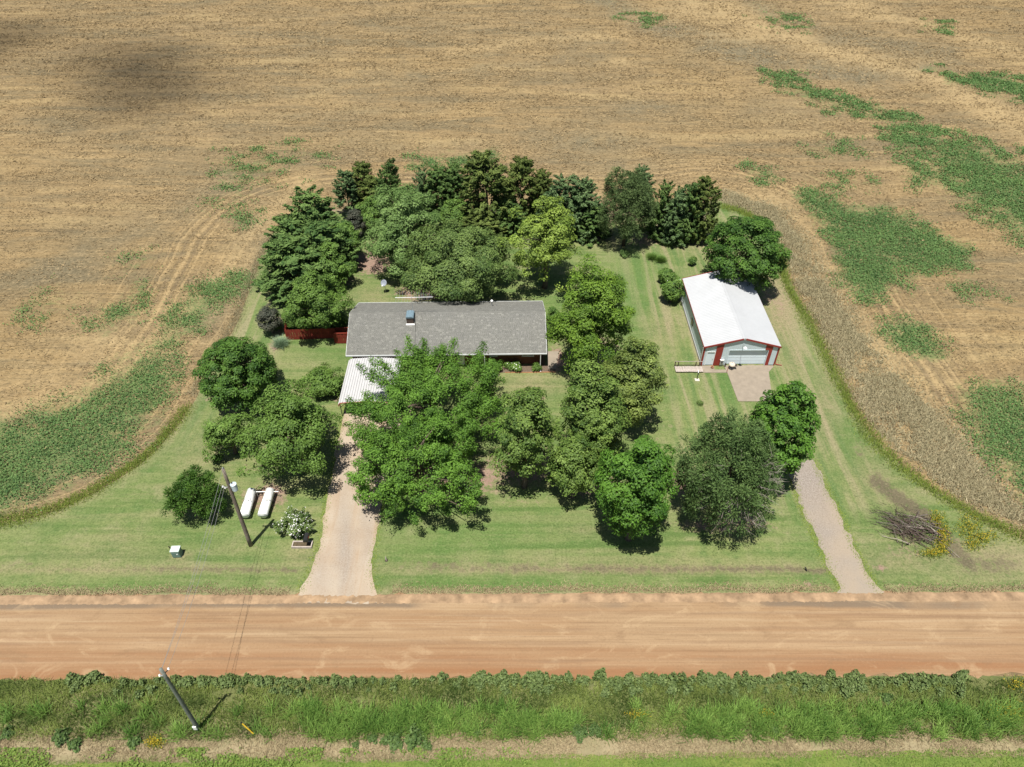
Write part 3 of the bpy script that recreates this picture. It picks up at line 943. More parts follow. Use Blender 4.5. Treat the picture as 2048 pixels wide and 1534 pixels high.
v = MB(); v.lathe([(.045, 0), (.045, .38)], 8, (17.85, 8.05, HE + rise * (HD - 8.05) - .05)); v.build('vent_pipe', M['galv'], house)

# antenna on the chimney
ant = thing('tv_antenna', 'tall thin television antenna with long toothed boom above the chimney', 'antenna', (-12.02, 70.25, 4.3), math.radians(2))
a = MB(); a.tube([(0, 0, 0), (0, 0, 3.0)], .028, 6); a.build('mast', M['galv'], ant)
a = MB(); a.box(-1.95, -.022, 2.875, 2.55, .022, 2.92); a.build('boom', M['white'], ant)
for i, x in enumerate([-1.8, -1.45, -1.1, -.75, -.4, -.05, .3, .55, .8, 1.0, 1.2, 1.4, 1.6, 1.85, 2.1, 2.35]):
    ln = 1.25 - .05 * i
    a = MB(); a.tube([(x, -ln, 2.90 + (.12 if i % 3 == 0 else .03)), (x, 0, 2.90), (x, ln, 2.94 + (.12 if i % 3 else .02))], .011, 5); a.build('element', M['galv'], ant)

# ------------------------------------------------------------------ carport
cp = thing('carport', 'white ribbed metal carport with rounded eaves and red front trim', 'carport', (-19.25, 57.25, 0), math.radians(.6))
CW, CD = 6.1, 7.55
prof = [(0, 1.72), (0, 1.92), (.06, 2.06), (.20, 2.16), (.42, 2.22), (CW / 2, 2.42), (CW - .42, 2.22), (CW - .2, 2.16), (CW - .06, 2.06), (CW, 1.92), (CW, 1.72)]
pp = []
acc = 0
for i in range(len(prof) - 1):
    (xa, za), (xb, zb) = prof[i], prof[i + 1]
    L = math.hypot(xb - xa, zb - za); nn = max(1, int(L / .022))
    for k in range(nn):
        f = k / nn
        s_ = acc + L * f
        ph = (s_ % .29) / .29
        hb = .075 if .58 < ph < .86 else 0
        nxv, nzv = -(zb - za) / L, (xb - xa) / L
        pp.append((xa + (xb - xa) * f + nxv * hb, za + (zb - za) * f + nzv * hb))
    acc += L
pp.append(prof[-1])
m_ = MB()
for y in (0, CD):
    m_.v += [(x, y, z) for x, z in pp]
n_ = len(pp)
m_.f = [(i, i + 1, i + 1 + n_, i + n_) for i in range(n_ - 1)]
o = m_.build('roof', simple('carport_steel', (.385, .38, .375), .55, 0, .06, 1.5, .3), cp)
so = o.modifiers.new('thick', 'SOLIDIFY'); so.thickness = .012
m_ = MB(); m_.tube([(x, -.03, z - .02) for x, z in prof], .055, 6); m_.build('front_trim', M['redtrim'], cp)
for x in (.1, CW - .1):
    for y in (.15, CD / 2, CD - .15):
        m_ = MB(); m_.beam((x, y, 0), (x, y, 1.98), .07, .07); m_.build('post', M['black'], cp)
for y in (.15, CD / 2, CD - .15):
    m_ = MB(); m_.beam((.1, y, 2.02), (CW / 2, y, 2.34), .06, .06); m_.beam((CW / 2, y, 2.34), (CW - .1, y, 2.02), .06, .06); m_.build('rafter', M['black'], cp)
for x, s_ in ((.1, 1), (CW - .1, -1)):
    m_ = MB(); m_.beam((x, .15, 1.35), (x + s_ * .75, .15, 2.08), .05, .05); m_.build('brace', M['black'], cp)

# ------------------------------------------------------------------ metal shed
shed = thing('metal_shed', 'large pale metal shed with white gable roof and red trim', 'shed', (23.05, 66.12, 0), math.radians(.25))
SW, SD, SE, SR = 8.9, 14.2, 3.0, 4.22
top = lambda x: SE + (SR - SE) * (1 - abs(x - SW / 2) / (SW / 2))
DX0, DX1, DZ = 3.05, 7.70, 2.42       # garage door opening
WX0, WX1, WZ = .42, 1.36, 2.12         # walk door opening
m_ = MB()
fl = m_
for xa, xb, z0 in ((0, WX0, .12), (WX0, WX1, WZ), (WX1, DX0, .12), (DX0, DX1, DZ), (DX1, SW / 2 if DX1 < SW / 2 else SW, .12)):
    # split pieces at the ridge so the top follows the gable
    cuts = [xa] + ([SW / 2] if xa < SW / 2 < xb else []) + [xb]
    for a_, b_ in zip(cuts[:-1], cuts[1:]):
        ribbed(m_, (a_, 0, z0), (1, 0, 0), b_ - a_, lambda t, a_=a_, z0=z0: (0, 0, top(a_ + t) - z0 - .03), (0, -1, 0), .235, .024)
m_.build('front_wall', M['siding'], shed)
m_ = MB(); ribbed(m_, (0, SD, .35), (0, -1, 0), SD, lambda t: (0, 0, SE - .38), (-1, 0, 0), .3, .024); m_.build('side_wall', M['siding'], shed)
m_ = MB(); ribbed(m_, (SW, 0, .12), (0, 1, 0), SD, lambda t: (0, 0, SE - .15), (1, 0, 0), .3, .024); m_.build('side_wall', M['siding'], shed)
m_ = MB()
for a_, b_ in ((SW, SW / 2), (SW / 2, 0)):
    ribbed(m_, (a_, SD, .12), (-1, 0, 0), SW / 2, lambda t, a_=a_: (0, 0, top(a_ - t) - .15), (0, 1, 0), .3, .024)
m_.build('back_wall', M['siding'], shed)
m_ = MB(); m_.box(-.05, -.04, -.02, WX0, SD + .05, .35 if False else .11); m_ = MB()
m_.box(-.06, .06, -.02, .10, SD + .04, .345); m_.box(SW - .1, .06, -.02, SW + .05, SD + .04, .115); m_.box(.11, SD - .1, -.02, SW - .11, SD + .04, .115)
m_.build('foundation', M['concrete'], shed)
OV = .13
for sgn, xa in ((1, -OV), (-1, SW + OV)):
    m_ = MB()
    ze = SE - (SR - SE) / (SW / 2) * OV
    dx = (SW / 2 - xa); dz = SR - ze
    o_ = (xa, -OV, ze + .05) if sgn > 0 else (xa, SD + OV, ze + .05)
    nn = Vector((-dz * sgn, 0, abs(dx))).normalized()
    ribbed(m_, o_, (0, sgn, 0), SD + 2 * OV, lambda t: (dx, 0, dz), nn, .30, .020)
    ro = m_.build('roof', M['steelroof'], shed)
    so = ro.modifiers.new('thick', 'SOLIDIFY'); so.thickness = .02; so.offset = -1
m_ = MB()
m_.add([(SW / 2 - .22, -OV - .02, SR + .035), (SW / 2, -OV - .02, SR + .105), (SW / 2 + .22, -OV - .02, SR + .035), (SW / 2 - .22, SD + OV + .02, SR + .035), (SW / 2, SD + OV + .02, SR + .105), (SW / 2 + .22, SD + OV + .02, SR + .035)],
       [(0, 1, 4, 3), (1, 2, 5, 4)])
m_.build('ridge_cap', M['steelroof'], shed)
zt = SE - .03
for yy, nm in ((-OV - .03, 'front'), (SD + OV + .03, 'back')):
    m_ = MB()
    m_.beam((-OV - .03, yy, zt - .02), (SW / 2 - .14, yy, SR - .015), .06, .22); m_.beam((SW / 2 + .14, yy, SR - .015), (SW + OV + .03, yy, zt - .02), .06, .22)
    m_.build('rake_trim', M['redtrim'], shed)
m_ = MB(); m_.box(SW / 2 - .16, -OV - .05, SR - .10, SW / 2 + .16, -OV - .008, SR + .06); m_.build('peak_cap', M['galv'], shed)
for x in (-OV - .04, SW + OV - .02):
    m_ = MB(); m_.box(x, -OV + .02, zt - .12, x + .06, SD + OV - .02, zt + .02); m_.build('eave_trim', M['redtrim'], shed)
for x, y in ((-.05, -.05), (SW - .10, -.05), (-.05, SD - .10), (SW - .10, SD - .1)):
    m_ = MB(); m_.box(x, y, 0, x + .15, y + .15, SE - .06); m_.build('corner_trim', M['redtrim'], shed)
m_ = MB(); m_.box(-.06, .10, 0, -.028, .62, SE - .16); m_.build('corner_panel', M['redtrim'], shed)
m_ = MB(); m_.hexa([(1.42, -.06, .05), (2.22, -.06, .05), (2.22, -.028, .05), (1.42, -.028, .05)], [(1.42, -.06, top(1.42) - .12), (2.22, -.06, top(2.22) - .12), (2.22, -.028, top(2.22) - .12), (1.42, -.028, top(1.42) - .12)]); m_.build('red_panel', M['redtrim'], shed)
m_ = MB(); m_.hexa([(7.74, -.06, .05), (8.14, -.06, .05), (8.14, -.028, .05), (7.74, -.028, .05)], [(7.74, -.06, top(7.74) - .12), (8.14, -.06, top(8.14) - .12), (8.14, -.028, top(8.14) - .12), (7.74, -.028, top(7.74) - .12)]); m_.build('red_panel', M['redtrim'], shed)
m_ = MB(); m_.box(7.3, -.058, DZ + .06, 7.735, -.028, 3.2); m_.build('red_panel', M['redtrim'], shed)
# garage door: sections set back in the opening
m_ = MB(); m_.box(DX0 - .05, -.035, .02, DX0, .26, DZ); m_.box(DX1, -.025, .02, DX1 + .04, .26, DZ); m_.box(DX0, -.035, DZ - .0, DX1, .26, DZ + .05)
gd = m_.build('garage_door', M['door'], shed)
nh = 5
for i in range(nh):
    za, zb = .06 + i * (DZ - .06) / nh, .06 + (i + 1) * (DZ - .06) / nh - .02
    p = MB(); p.box(DX0 + .005, .23, za, DX1 - .005, .27, zb); p.box(DX0 + .005, .215, za + .20, DX1 - .005, .2299, za + .26); p.build('door_section', M['door'], gd)
m_ = MB(); m_.box(WX0 - .04, -.035, .1, WX0 + .03, .12, WZ); m_.box(WX1 - .03, -.035, .1, WX1 + .04, .12, WZ); m_.box(WX0 - .04, -.035, WZ + .003, WX1 + .04, .12, WZ + .07)
wd = m_.build('walk_door', M['trim'], shed)
m_ = MB(); m_.box(WX0 + .03, .045, .11, WX1 - .03, .09, WZ - .01); m_.build('door_leaf', M['door'], wd)
m_ = MB(); m_.box(WX1 - .16, -.01, 1.0, WX1 - .10, .043, 1.06); m_.build('handle', M['galv'], wd)
m_ = MB(); m_.box(-.055, 6.3, 1.15, -.024, 7.2, 1.9); wn = m_.build('window', M['dark'], shed)
m_ = MB(); m_.box(-.062, 6.38, 1.22, -.0555, 7.12, 1.83); m_.build('pane', M['glass'], wn)
m_ = MB(); m_.beam((-.17, .06, .05), (-.17, .06, SE - .2), .08, .07); m_.build('downspout', M['gutter'], shed)
m_ = MB(); m_.beam((SW + .16, .2, .25), (SW + .16, .2, SE - .2), .08, .07); m_.tube([(SW + .16, .2, .26), (SW + .3, .05, .12), (SW + .95, -.05, .06)], .05, 6); m_.build('downspout', M['redtrim'], shed)
m_ = MB(); m_.tube([(4.45, -.06, 3.35), (4.45, -.55, 3.62), (4.45, -.85, 3.60)], .03, 6); lm = m_.build('wall_lamp', M['galv'], shed)
m_ = MB(); m_.lathe([(.05, .12), (.12, .08), (.22, -.03), (.20, -.05)], 14, (4.45, -.9, 3.52)); m_.build('lamp_shade', M['white'], lm)
m_ = MB(); m_.lathe([(.06, -.05), (.11, -.16), (.05, -.24)], 12, (4.45, -.9, 3.52)); m_.build('lamp_globe', M['white'], lm)

# concrete in front of the shed, path and boards
slab('shed_apron', [(25.8, 66.1), (25.95, 65.2)] + W([(1476, 803), (1545, 803)]) + [(31.0, 64.9), (31.75, 65.75), (31.85, 66.1)], M['slab'], .06)
slab('footpath', [(23.1, 66.08), (23.1, 64.78), (25.93, 64.78), (25.93, 65.32), (24.55, 65.32), (24.55, 66.08)], M['slab'], .055)
slab('side_patio', W([(1094, 703), (1118, 703), (1112, 738), (1096, 738)]), M['slab'], .04)
slab('flower_bed', W([(965, 731), (1092, 730), (1110, 735), (1112, 744), (1060, 745), (965, 746)]), M['mulch'], .03)
bd = thing('bed_edging', 'thin orange edging strip along the bed before the brick house', 'edging', (0, 0, 0))
e0, e1, e2 = G(1010, 745.5), G(1060, 745.5), G(1112, 744.5)
m_ = MB(); m_.beam((e0.x, e0.y, .03), (e1.x, e1.y, .03), .05, .14); m_.beam((e1.x, e1.y, .03), (e2.x, e2.y, .03), .05, .14); m_.build('board', M['orange'], bd)

walk = thing('boardwalk', 'low grey plank boardwalk with rail at the shed corner', 'boardwalk', (19.75, 64.75, 0), 0)
npk = 22
Lw = 3.3
pm = MB(); pm.box(0, 0, .18, Lw / npk - .018, 1.0, .22); pme = pm.mesh('plank')
for i in range(npk):
    o = link('plank', pme, M['greywood'], walk); o.location = (i * Lw / npk, random.uniform(-.03, .03), random.uniform(-.006, .006)); o.rotation_euler = (random.uniform(-.01, .01), 0, random.uniform(-.012, .012))
m_ = MB(); m_.box(0, .05, .02, Lw, .11, .175); m_.build('joist', M['darkwood'], walk)
m_ = MB(); m_.box(0, .9, .02, Lw, .96, .175); m_.build('joist', M['darkwood'], walk)
for x in (.03, .42, 2.55, 2.98):
    m_ = MB(); m_.beam((x, 1.06, 0), (x, 1.06, .92 if x < 1 else .80), .09, .09); m_.build('post', M['darkwood'], walk)
m_ = MB(); m_.beam((.0, 1.06, .93), (3.3, 1.06, .93), .05, .04); m_.build('handrail', M['greywood'], walk)
m_ = MB(); m_.beam((.0, 1.06, .35), (3.1, 1.06, .35), .05, .07); m_.build('rail', M['darkwood'], walk)
m_ = MB(); m_.beam((.03, 1.06, .89), (.42, 1.06, .89), .08, .05); m_.build('post_cap', M['darkwood'], walk)

# things in front of the shed
q = G(1394, 760)
hy = thing('yard_hydrant', 'slim dark hydrant post standing on a pale square slab by the boardwalk', 'hydrant', q)
m_ = MB(); m_.box(-.27, -.22, 0, .27, .22, .07); m_.build('base_slab', M['white'] if False else simple('pale_stone', (.50, .46, .38), .9), hy)
m_ = MB(); m_.tube([(0, .12, .05), (0, .12, 1.05)], .045, 8); m_.build('post', M['black'], hy)
m_ = MB(); m_.tube([(0, .12, 1.02), (.0, -.02, 1.08), (0, -.12, .98)], .04, 8); m_.build('spout', M['black'], hy)
m_ = MB(); m_.beam((.0, .1, 1.05), (.02, .38, 1.22), .04, .03); m_.build('lever', M['galv'], hy)
mtr = thing('meter_cabinet', 'grey utility cabinet with pale top on the shed front wall', 'meter box', (25.42, 65.92, 0), 0)
m_ = MB(); m_.box(-.20, -.02, .25, .20, .14, 1.0); m_.build('cabinet', M['galv'], mtr)
m_ = MB(); m_.box(-.23, -.05, 1.003, .23, .14, 1.06); m_.build('lid', M['white'], mtr)
m_ = MB(); m_.tube([(-.08, .05, 0), (-.08, .05, .26)], .035, 6); m_.tube([(.1, .05, 0), (.1, .05, .26)], .035, 6); m_.build('conduit', M['galv'], mtr)
m_ = MB(); m_.lathe([(.06, 0), (.09, .05), (.09, .09)], 12, (0, 0, 0)); mo = m_.build('meter', M['glass'], mtr); mo.location = (0, -.02, .72); mo.rotation_euler = (math.pi / 2, 0, 0)
hd = thing('water_spigot', 'small dark hydrant spigot between the meter cabinet and the grill', 'spigot', (25.92, 65.85, 0))
m_ = MB(); m_.lathe([(.06, 0), (.06, .42), (.10, .46), (.08, .58), (.02, .62)], 10); m_.build('body', M['darkwood'], hd)
m_ = MB(); m_.tube([(-.14, 0, .36), (.14, 0, .36)], .035, 6); m_.build('outlet', M['darkwood'], hd)
gr = thing('kettle_grill', 'round black grill with pale lid beside the garage door', 'grill', (26.55, 65.45, 0))
m_ = MB(); m_.lathe([(.08, .34), (.24, .40), (.35, .55), (.37, .70)], 18); m_.build('bowl', M['black'], gr)
m_ = MB(); m_.lathe([(.385, .705), (.36, .84), (.22, .98), (.05, 1.02)], 18); ld = m_.build('lid', simple('cream_enamel', (.55, .47, .38), .35), gr)
m_ = MB(); m_.tube([(-.09, 0, 1.02), (-.07, 0, 1.08), (.07, 0, 1.08), (.09, 0, 1.02)], .02, 6); m_.build('handle', M['black'], ld)
for k in range(3):
    an = k * 2.1 + .6
    m_ = MB(); m_.tube([(math.cos(an) * .2, math.sin(an) * .2, .46), (math.cos(an) * .38, math.sin(an) * .38, .07)], .018, 6); m_.build('leg', M['black'], gr)
m_ = MB(); m_.lathe([(.22, .2), (.22, .23)], 14); m_.build('ash_pan', M['galv'], gr)
m_ = MB(); m_.box(.36, -.22, .62, .62, .22, .66); m_.build('side_shelf', M['darkwood'], gr)
st = thing('red_marker_post', 'thin reddish post at the corner of the concrete apron', 'post', G(1453.5, 745))
m_ = MB(); m_.tube([(0, 0, 0), (0.03, .06, .75)], .035, 8); m_.build('shaft', simple('faded_red', (.36, .13, .10), .7), st)
m_ = MB(); m_.lathe([(.05, 0), (.05, .1)], 8); m_.build('foot', M['black'], st)
pt = thing('clay_pot', 'brown clay pot on the footpath beside the walk door', 'pot', (24.3, 65.6, .055))
m_ = MB(); m_.lathe([(.13, 0), (.19, .20), (.20, .24), (.16, .24), (.14, .16)], 14); m_.build('pot', M['orange'], pt)
m_ = MB(); m_.lathe([(.15, .17), (.05, .19)], 12); m_.build('soil', M['darkwood'], pt)

# ------------------------------------------------------------------ red fence
fn = thing('red_fence', 'red stained board fence running from the house corner to the left', 'fence', (0, 0, 0))
fa, fb = Vector((-28.62, 71.1, 0)), Vector((-22.3, 71.48, 0))
fc_, fd_ = Vector((-22.25, 70.35, 0)), Vector((-19.3, 70.42, 0))
fback = Vector((-29.0, 73.6, 0))
bm_ = MB(); bm_.box(-.068, -.012, .04, .068, .012, 1.62); bme = bm_.mesh('board')
bme.materials.append(M['fence'])


def boards(a, b, hs=1.0):
    L = (b - a).length; n = int(L / .146); an = math.atan2((b - a).y, (b - a).x)
    for i in range(n):
        p = a.lerp(b, (i + .5) / n)
        o = link('board', bme, None, fn); o.location = p; o.rotation_euler = (random.uniform(-.012, .012), random.uniform(-.012, .012), an)
        o.scale = (1, 1, hs * random.uniform(.985, 1.015))
    nrm = Vector((-(b - a).y, (b - a).x, 0)).normalized() * .05
    for z in (.35, 1.3):
        m_ = MB(); m_.beam(a + nrm + Vector((0, 0, z)), b + nrm + Vector((0, 0, z)), .05, .09); m_.build('rail', M['fence'], fn)
    k = max(1, int(L / 2.3))
    for i in range(k + 1):
        p = a.lerp(b, i / k) + nrm * 2.2
        m_ = MB(); m_.beam(p, p + Vector((0, 0, 1.5)), .09, .09); m_.build('post', M['fence'], fn)


boards(fa, fb); boards(fc_, fd_, 1.02); boards(fc_ + Vector((0, .1, 0)), fb + Vector((.05, -.08, 0)), 1.02); boards(fback, fa + Vector((-.03, .1, 0)))
m_ = MB(); m_.beam(fc_ + Vector((0, .0, 1.68)), fd_ + Vector((0, 0, 1.68)), .12, .035); m_.beam(fb + Vector((0, 0, 1.67)), fb + Vector((2.9, .05, 1.67)), .12, .035); m_.build('top_rail', M['fence'], fn)
boards(fb + Vector((.05, .02, 0)), Vector((-19.3, 71.55, 0)), 1.0)

# ------------------------------------------------------------------ propane tanks
def tank(pa, pb, label, hose):
    A, B = G(*pa, .75), G(*pb, .75)
    c_ = (A + B) / 2
    an = math.atan2((B - A).y, (B - A).x)
    T = thing('propane_tank', label, 'propane tank', (c_.x, c_.y, 0), an, 'propane tanks')
    L = 3.05; R = .47
    m_ = MB()
    prof = []
    for i in range(7):
        t = math.pi / 2 * i / 6
        prof.append((-L / 2 + R * .75 * (1 - math.sin(t)), R * math.sin(t) if i else .02))
    pts = [(x, 0, .76) for x, r in prof] ; rr = [r for x, r in prof]
    pts += [(-x, 0, .76) for x, r in prof[::-1]]; rr += rr[::-1]
    pts = [(x + i * 1e-4, y, z) for i, (x, y, z) in enumerate(pts)]
    m_.tube(pts, rr, 22); m_.build('body', M['white'] if not hose else M['white'], T, True)
    for x in (-.85, .85):
        p = MB(); p.box(x - .12, -.3, 0, x + .12, .3, .36); p.build('foot', M['concrete'], T)
    p = MB(); p.lathe([(.20, 0), (.20, .13), (.15, .19), (.04, .21)], 14, (.15, 0, 1.20)); p.build('dome_lid', M['white'], T)
    p = MB(); p.tube([(.5, .02, 1.22), (.5, .02, 1.29)], .05, 8); p.build('valve', M['black'], T)
    p = MB()
    if hose:
        pts = []
        for i in range(15):
            t = i / 14 * math.pi * 1.15 - .3
            x = .05 - .55 * math.sin(t); y = -.40 + .8 * (i / 14)
            z = .76 + math.sqrt(max(.0, (R + .02) ** 2 - y * y)) + .01
            pts.append((x, y, z))
        p.tube(pts, .016, 5)
    else:
        p.tube([(.15, .1, 1.42), (.0, .32, 1.22), (-.1, .5, .85), (-.1, .55, .05)], .016, 5)
    p.build('hose', M['black'], T)


tank((503, 985), (489.5, 1027), 'white propane tank nearer the utility pole with black hose looped over it', True)
tank((540, 984), (526, 1027), 'white propane tank nearer the driveway, its top bare of any hose loop', False)
ra, rb = G(512, 983.5, .9), G(557, 983, .9)
pr = thing('pipe_rail', 'thin white pipe rail behind the two propane tanks', 'rail', (ra.x, ra.y, 0))
m_ = MB(); m_.tube([(0, 0, .9), ((rb - ra).x, (rb - ra).y, .9)], .035, 8); m_.build('rail', M['white'], pr)
for f in (.02, .98):
    p = (rb - ra) * f
    m_ = MB(); m_.tube([(p.x, p.y, 0), (p.x, p.y, .87)], .03, 8); m_.build('post', M['galv'], pr)

# ------------------------------------------------------------------ utility poles and wires
def pole(base, hgt, r0, r1, label, mt, lean=(0, 0)):
    P = thing('utility_pole', label, 'utility pole', base)
    m_ = MB(); m_.tube([(lean[0] * t, lean[1] * t, -.1 + (hgt + .1) * t) for t in np.linspace(0, 1, 9)], [r0 + (r1 - r0) * t for t in np.linspace(0, 1, 9)], 12)
    m_.build('shaft', mt, P, True)
    return P


b1 = G(501.5, 1091); h1 = height_to(501.5, 1091, 938)
b2 = G(398, 1460); h2 = height_to(398, 1460, 1338)
t1 = G(446, 938, h1); t2 = G(321.5, 1338, h2)
P1 = pole(b1, h1, .20, .135, 'tall bare wooden utility pole beside the propane tanks', M['polewood'], ((t1 - b1).x, (t1 - b1).y))
P2 = pole(b2, h2, .17, .12, 'grey green utility pole leaning over the roadside weeds', simple('green_grey_pole', (.155, .165, .145), .9, 0, .3, 3, .1, .3), ((t2 - b2).x, (t2 - b2).y))
ax = lambda b, t, h, z: (t - b) * (z / h) if False else Vector(((t - b).x * z / h, (t - b).y * z / h, z))
a_ = ax(b1, t1, h1, h1 * .80)
tr = thing('transformer', 'pale blue grey canister transformer hung on the tall pole', 'transformer', b1 + a_ + Vector((.42, -.02, -.55)))
m_ = MB(); m_.lathe([(.04, 0), (.24, .02), (.25, .1), (.25, .74), (.27, .76), (.27, .80), (.10, .88)], 18); m_.build('canister', simple('transformer_paint', (.46, .54, .58), .4), tr)
m_ = MB(); m_.lathe([(.03, .86), (.06, .90), (.04, .94), (.06, .98), (.03, 1.08)], 10, (-.08, 0, 0)); m_.build('bushing', M['darkwood'], tr)
m_ = MB(); m_.box(-.42, -.06, .35, -.25, .06, .55); m_.build('bracket', M['galv'], tr)
m_ = MB(); m_.tube([(.2, -.1, .1), (.42, -.12, -.05), (.45, .05, .3), (.2, .1, .5)], .014, 5); m_.build('lead', M['black'], tr)
m_ = MB(); zz = h1 * .78; o_ = ax(b1, t1, h1, zz); m_.beam(o_ + Vector((-.1, 0, .02)), o_ + Vector((-.5, -.1, .12)), .07, .07); br = m_.build('bracket', M['galv'], P1)
m_ = MB(); m_.lathe([(.05, 0), (.08, .06), (.05, .1), (.08, .16), (.03, .22)], 10, o_ + Vector((-.5, -.1, .12))); m_.build('insulator', M['white'], br)
m_ = MB(); m_.lathe([(.05, 0), (.08, .05), (.05, .09), (.03, .2)], 10, o_ + Vector((-.3, -.16, .08))); m_.build('insulator', M['white'], br)
m_ = MB(); m_.lathe([(.03, 0), (.06, .05), (.04, .1), (.05, .16)], 10, ax(b1, t1, h1, h1)); m_.build('top_pin', M['galv'], P1)
m_ = MB(); o_ = ax(b2, t2, h2, h2 * .93); m_.beam(o_, o_ + Vector((.38, .18, .28)), .06, .05); br = m_.build('bracket', M['darkwood'], P2)
m_ = MB(); m_.lathe([(.05, 0), (.08, .05), (.05, .09), (.07, .14), (.03, .2)], 10, o_ + Vector((.38, .18, .28))); m_.build('insulator', M['white'], br)
m_ = MB(); o_ = ax(b2, t2, h2, h2 * .90); m_.beam(o_, o_ + Vector((-.32, -.02, .04)), .06, .06); br = m_.build('bracket', M['galv'], P2)
m_ = MB(); m_.lathe([(.05, 0), (.08, .05), (.05, .09), (.07, .14), (.03, .2)], 10, o_ + Vector((-.32, -.02, .04))); m_.build('insulator', M['white'], br)
m_ = MB(); m_.box(-.16, -.22, .55, .12, -.13, 1.05); m_.build('sign_plate', M['white'], P2)


def wire(a, b, sag, label, rad=.012):
    c_ = (a + b) / 2
    m_ = MB()
    m_.tube([Vector(a.lerp(b, t)) - Vector((0, 0, sag * 4 * t * (1 - t))) for t in np.linspace(0, 1, 25)], rad, 5)
    return tag(m_.build('power_wire', M['wire']), label, 'wire', 'power wires over the road')


top1 = b1 + ax(b1, t1, h1, h1 * 1.005); top2 = b2 + ax(b2, t2, h2, h2 * .99)
wire(top1, top2, .45, 'thin upper wire strung from the tall pole tip across the dirt road')
wire(b1 + ax(b1, t1, h1, h1 * .79) + Vector((-.5, -.1, .3)), b2 + ax(b2, t2, h2, h2 * .9) + Vector((-.32, -.02, .2)), .5, 'lower wire strung from the tall pole bracket across the dirt road')
wire(b1 + ax(b1, t1, h1, h1 * .79) + Vector((-.3, -.16, .25)), b2 + ax(b2, t2, h2, h2 * .93) + Vector((.38, .18, .45)), .6, 'lower wire strung from the pole transformer across the dirt road')

# ------------------------------------------------------------------ small yard things
q = G(356, 1112)
pd = thing('utility_pedestal', 'green metal utility pedestal box on a bare patch of lawn', 'utility box', q, .05)
m_ = MB(); m_.box(-.38, -.2, 0, .38, .42, .92); m_.build('cabinet', M['pedestal'], pd, bevel=.02)
m_ = MB(); m_.box(-.41, -.23, .925, .41, .45, 1.0); m_.build('lid', simple('pale_green_metal', (.42, .50, .45), .5), pd)
m_ = MB(); m_.box(-.33, -.225, .12, .33, -.203, .78); m_.build('door', M['pedestal'], pd)
m_ = MB(); m_.box(.08, -.235, .5, .22, -.2255, .62); m_.build('label_plate', M['white'], pd)
q = G(347, 1105)
tag(MB().tube([(q.x, q.y, 0), (q.x - .18, q.y + .05, .95)], .045, 6).build('marker_stake', M['darkwood']), 'short dark stake leaning beside the green utility box', 'stake')

q = G(605, 1092)
pl = thing('raised_planter', 'low rectangular planter with pale timber sides by the mailbox', 'planter', q, 0)
for nm, bx_ in (('side', (-.95, -.3, 0, .95, -.2, .26)), ('side', (-.95, .32, 0, .95, .42, .26)), ('side', (-.95, -.197, 0, -.85, .317, .255)), ('side', (.85, -.197, 0, .95, .317, .255))):
    MB().box(*bx_).build(nm, M['greywood'], pl)
MB().box(-.847, -.195, 0, .847, .315, .17).build('soil', simple('planter_soil', (.085, .065, .04), .95, 0, .4, 8, .1, .5), pl)
q = G(617, 1090)
mx = thing('mailbox', 'black rural mailbox on a post at the planter', 'mailbox', q, 0)
MB().beam((0, 0, 0), (0, 0, 1.0), .11, .11).build('post', M['darkwood'], mx)
m_ = MB()
pr_ = [(-.22, 0), (.22, 0), (.22, .22), (.16, .36), (.0, .42), (-.16, .36), (-.22, .22)]
m_.add([(x, -.42, 1.0 + z) for x, z in pr_] + [(x, .42, 1.0 + z) for x, z in pr_], [tuple(range(7))[::-1], tuple(range(7, 14))] + [((i + 1) % 7, i, i + 7, (i + 1) % 7 + 7) for i in range(7)][::-1])
m_.build('box', M['black'], mx)
MB().box(.225, -.1, 1.18, .24, .12, 1.25).build('flag', M['redtrim'], mx)
MB().box(-.17, -.445, 1.05, .17, -.4205, 1.30).build('door', M['black'], mx)

q = G(771.5, 584)
ds = thing('satellite_dish', 'small grey satellite dish on a post in the back lawn', 'satellite dish', q)
MB().tube([(0, 0, 0), (-.02, 0, 1.35)], .04, 8).build('mast', M['galv'], ds)
dm = MB()
for i in range(5):
    r = .42 * i / 4
    for k in range(18):
        an = k * math.pi * 2 / 18
        dm.v.append((r * math.cos(an), r * math.sin(an) * 1.1, .12 * (r / .42) ** 2))
for i in range(4):
    for k in range(18):
        dm.f.append((i * 18 + k, i * 18 + (k + 1) % 18, (i + 1) * 18 + (k + 1) % 18, (i + 1) * 18 + k))
o = dm.build('reflector', simple('dish_grey', (.20, .22, .26), .5), ds, True)
o.location = (-.05, -.1, 1.55); o.rotation_euler = (math.radians(48), 0, -.2)
so = o.modifiers.new('thick', 'SOLIDIFY'); so.thickness = .015
MB().tube([(-.05, -.1, 1.25), (-.25, -.5, 1.35)], .018, 6).build('arm', M['galv'], ds)
MB().box(-.33, -.6, 1.30, -.19, -.46, 1.42).build('receiver', M['white'], ds)

q = G(711, 512)
ft = thing('feeder_post', 'tall thin post with a feeder crossbar in the bare back yard', 'feeder post', q)
MB().tube([(0, 0, 0), (-.03, 0, 2.3)], .06, 8).build('post', M['darkwood'], ft)
MB().beam((-.45, 0, 2.25), (.4, 0, 2.3), .07, .06).build('crossbar', M['pedestal'], ft)
for x in (-.4, .36):
    MB().lathe([(.03, .25), (.10, .2), (.10, .02), (.05, 0)], 10, (x, 0, 1.95)).build('feeder', M['pedestal'], ft)

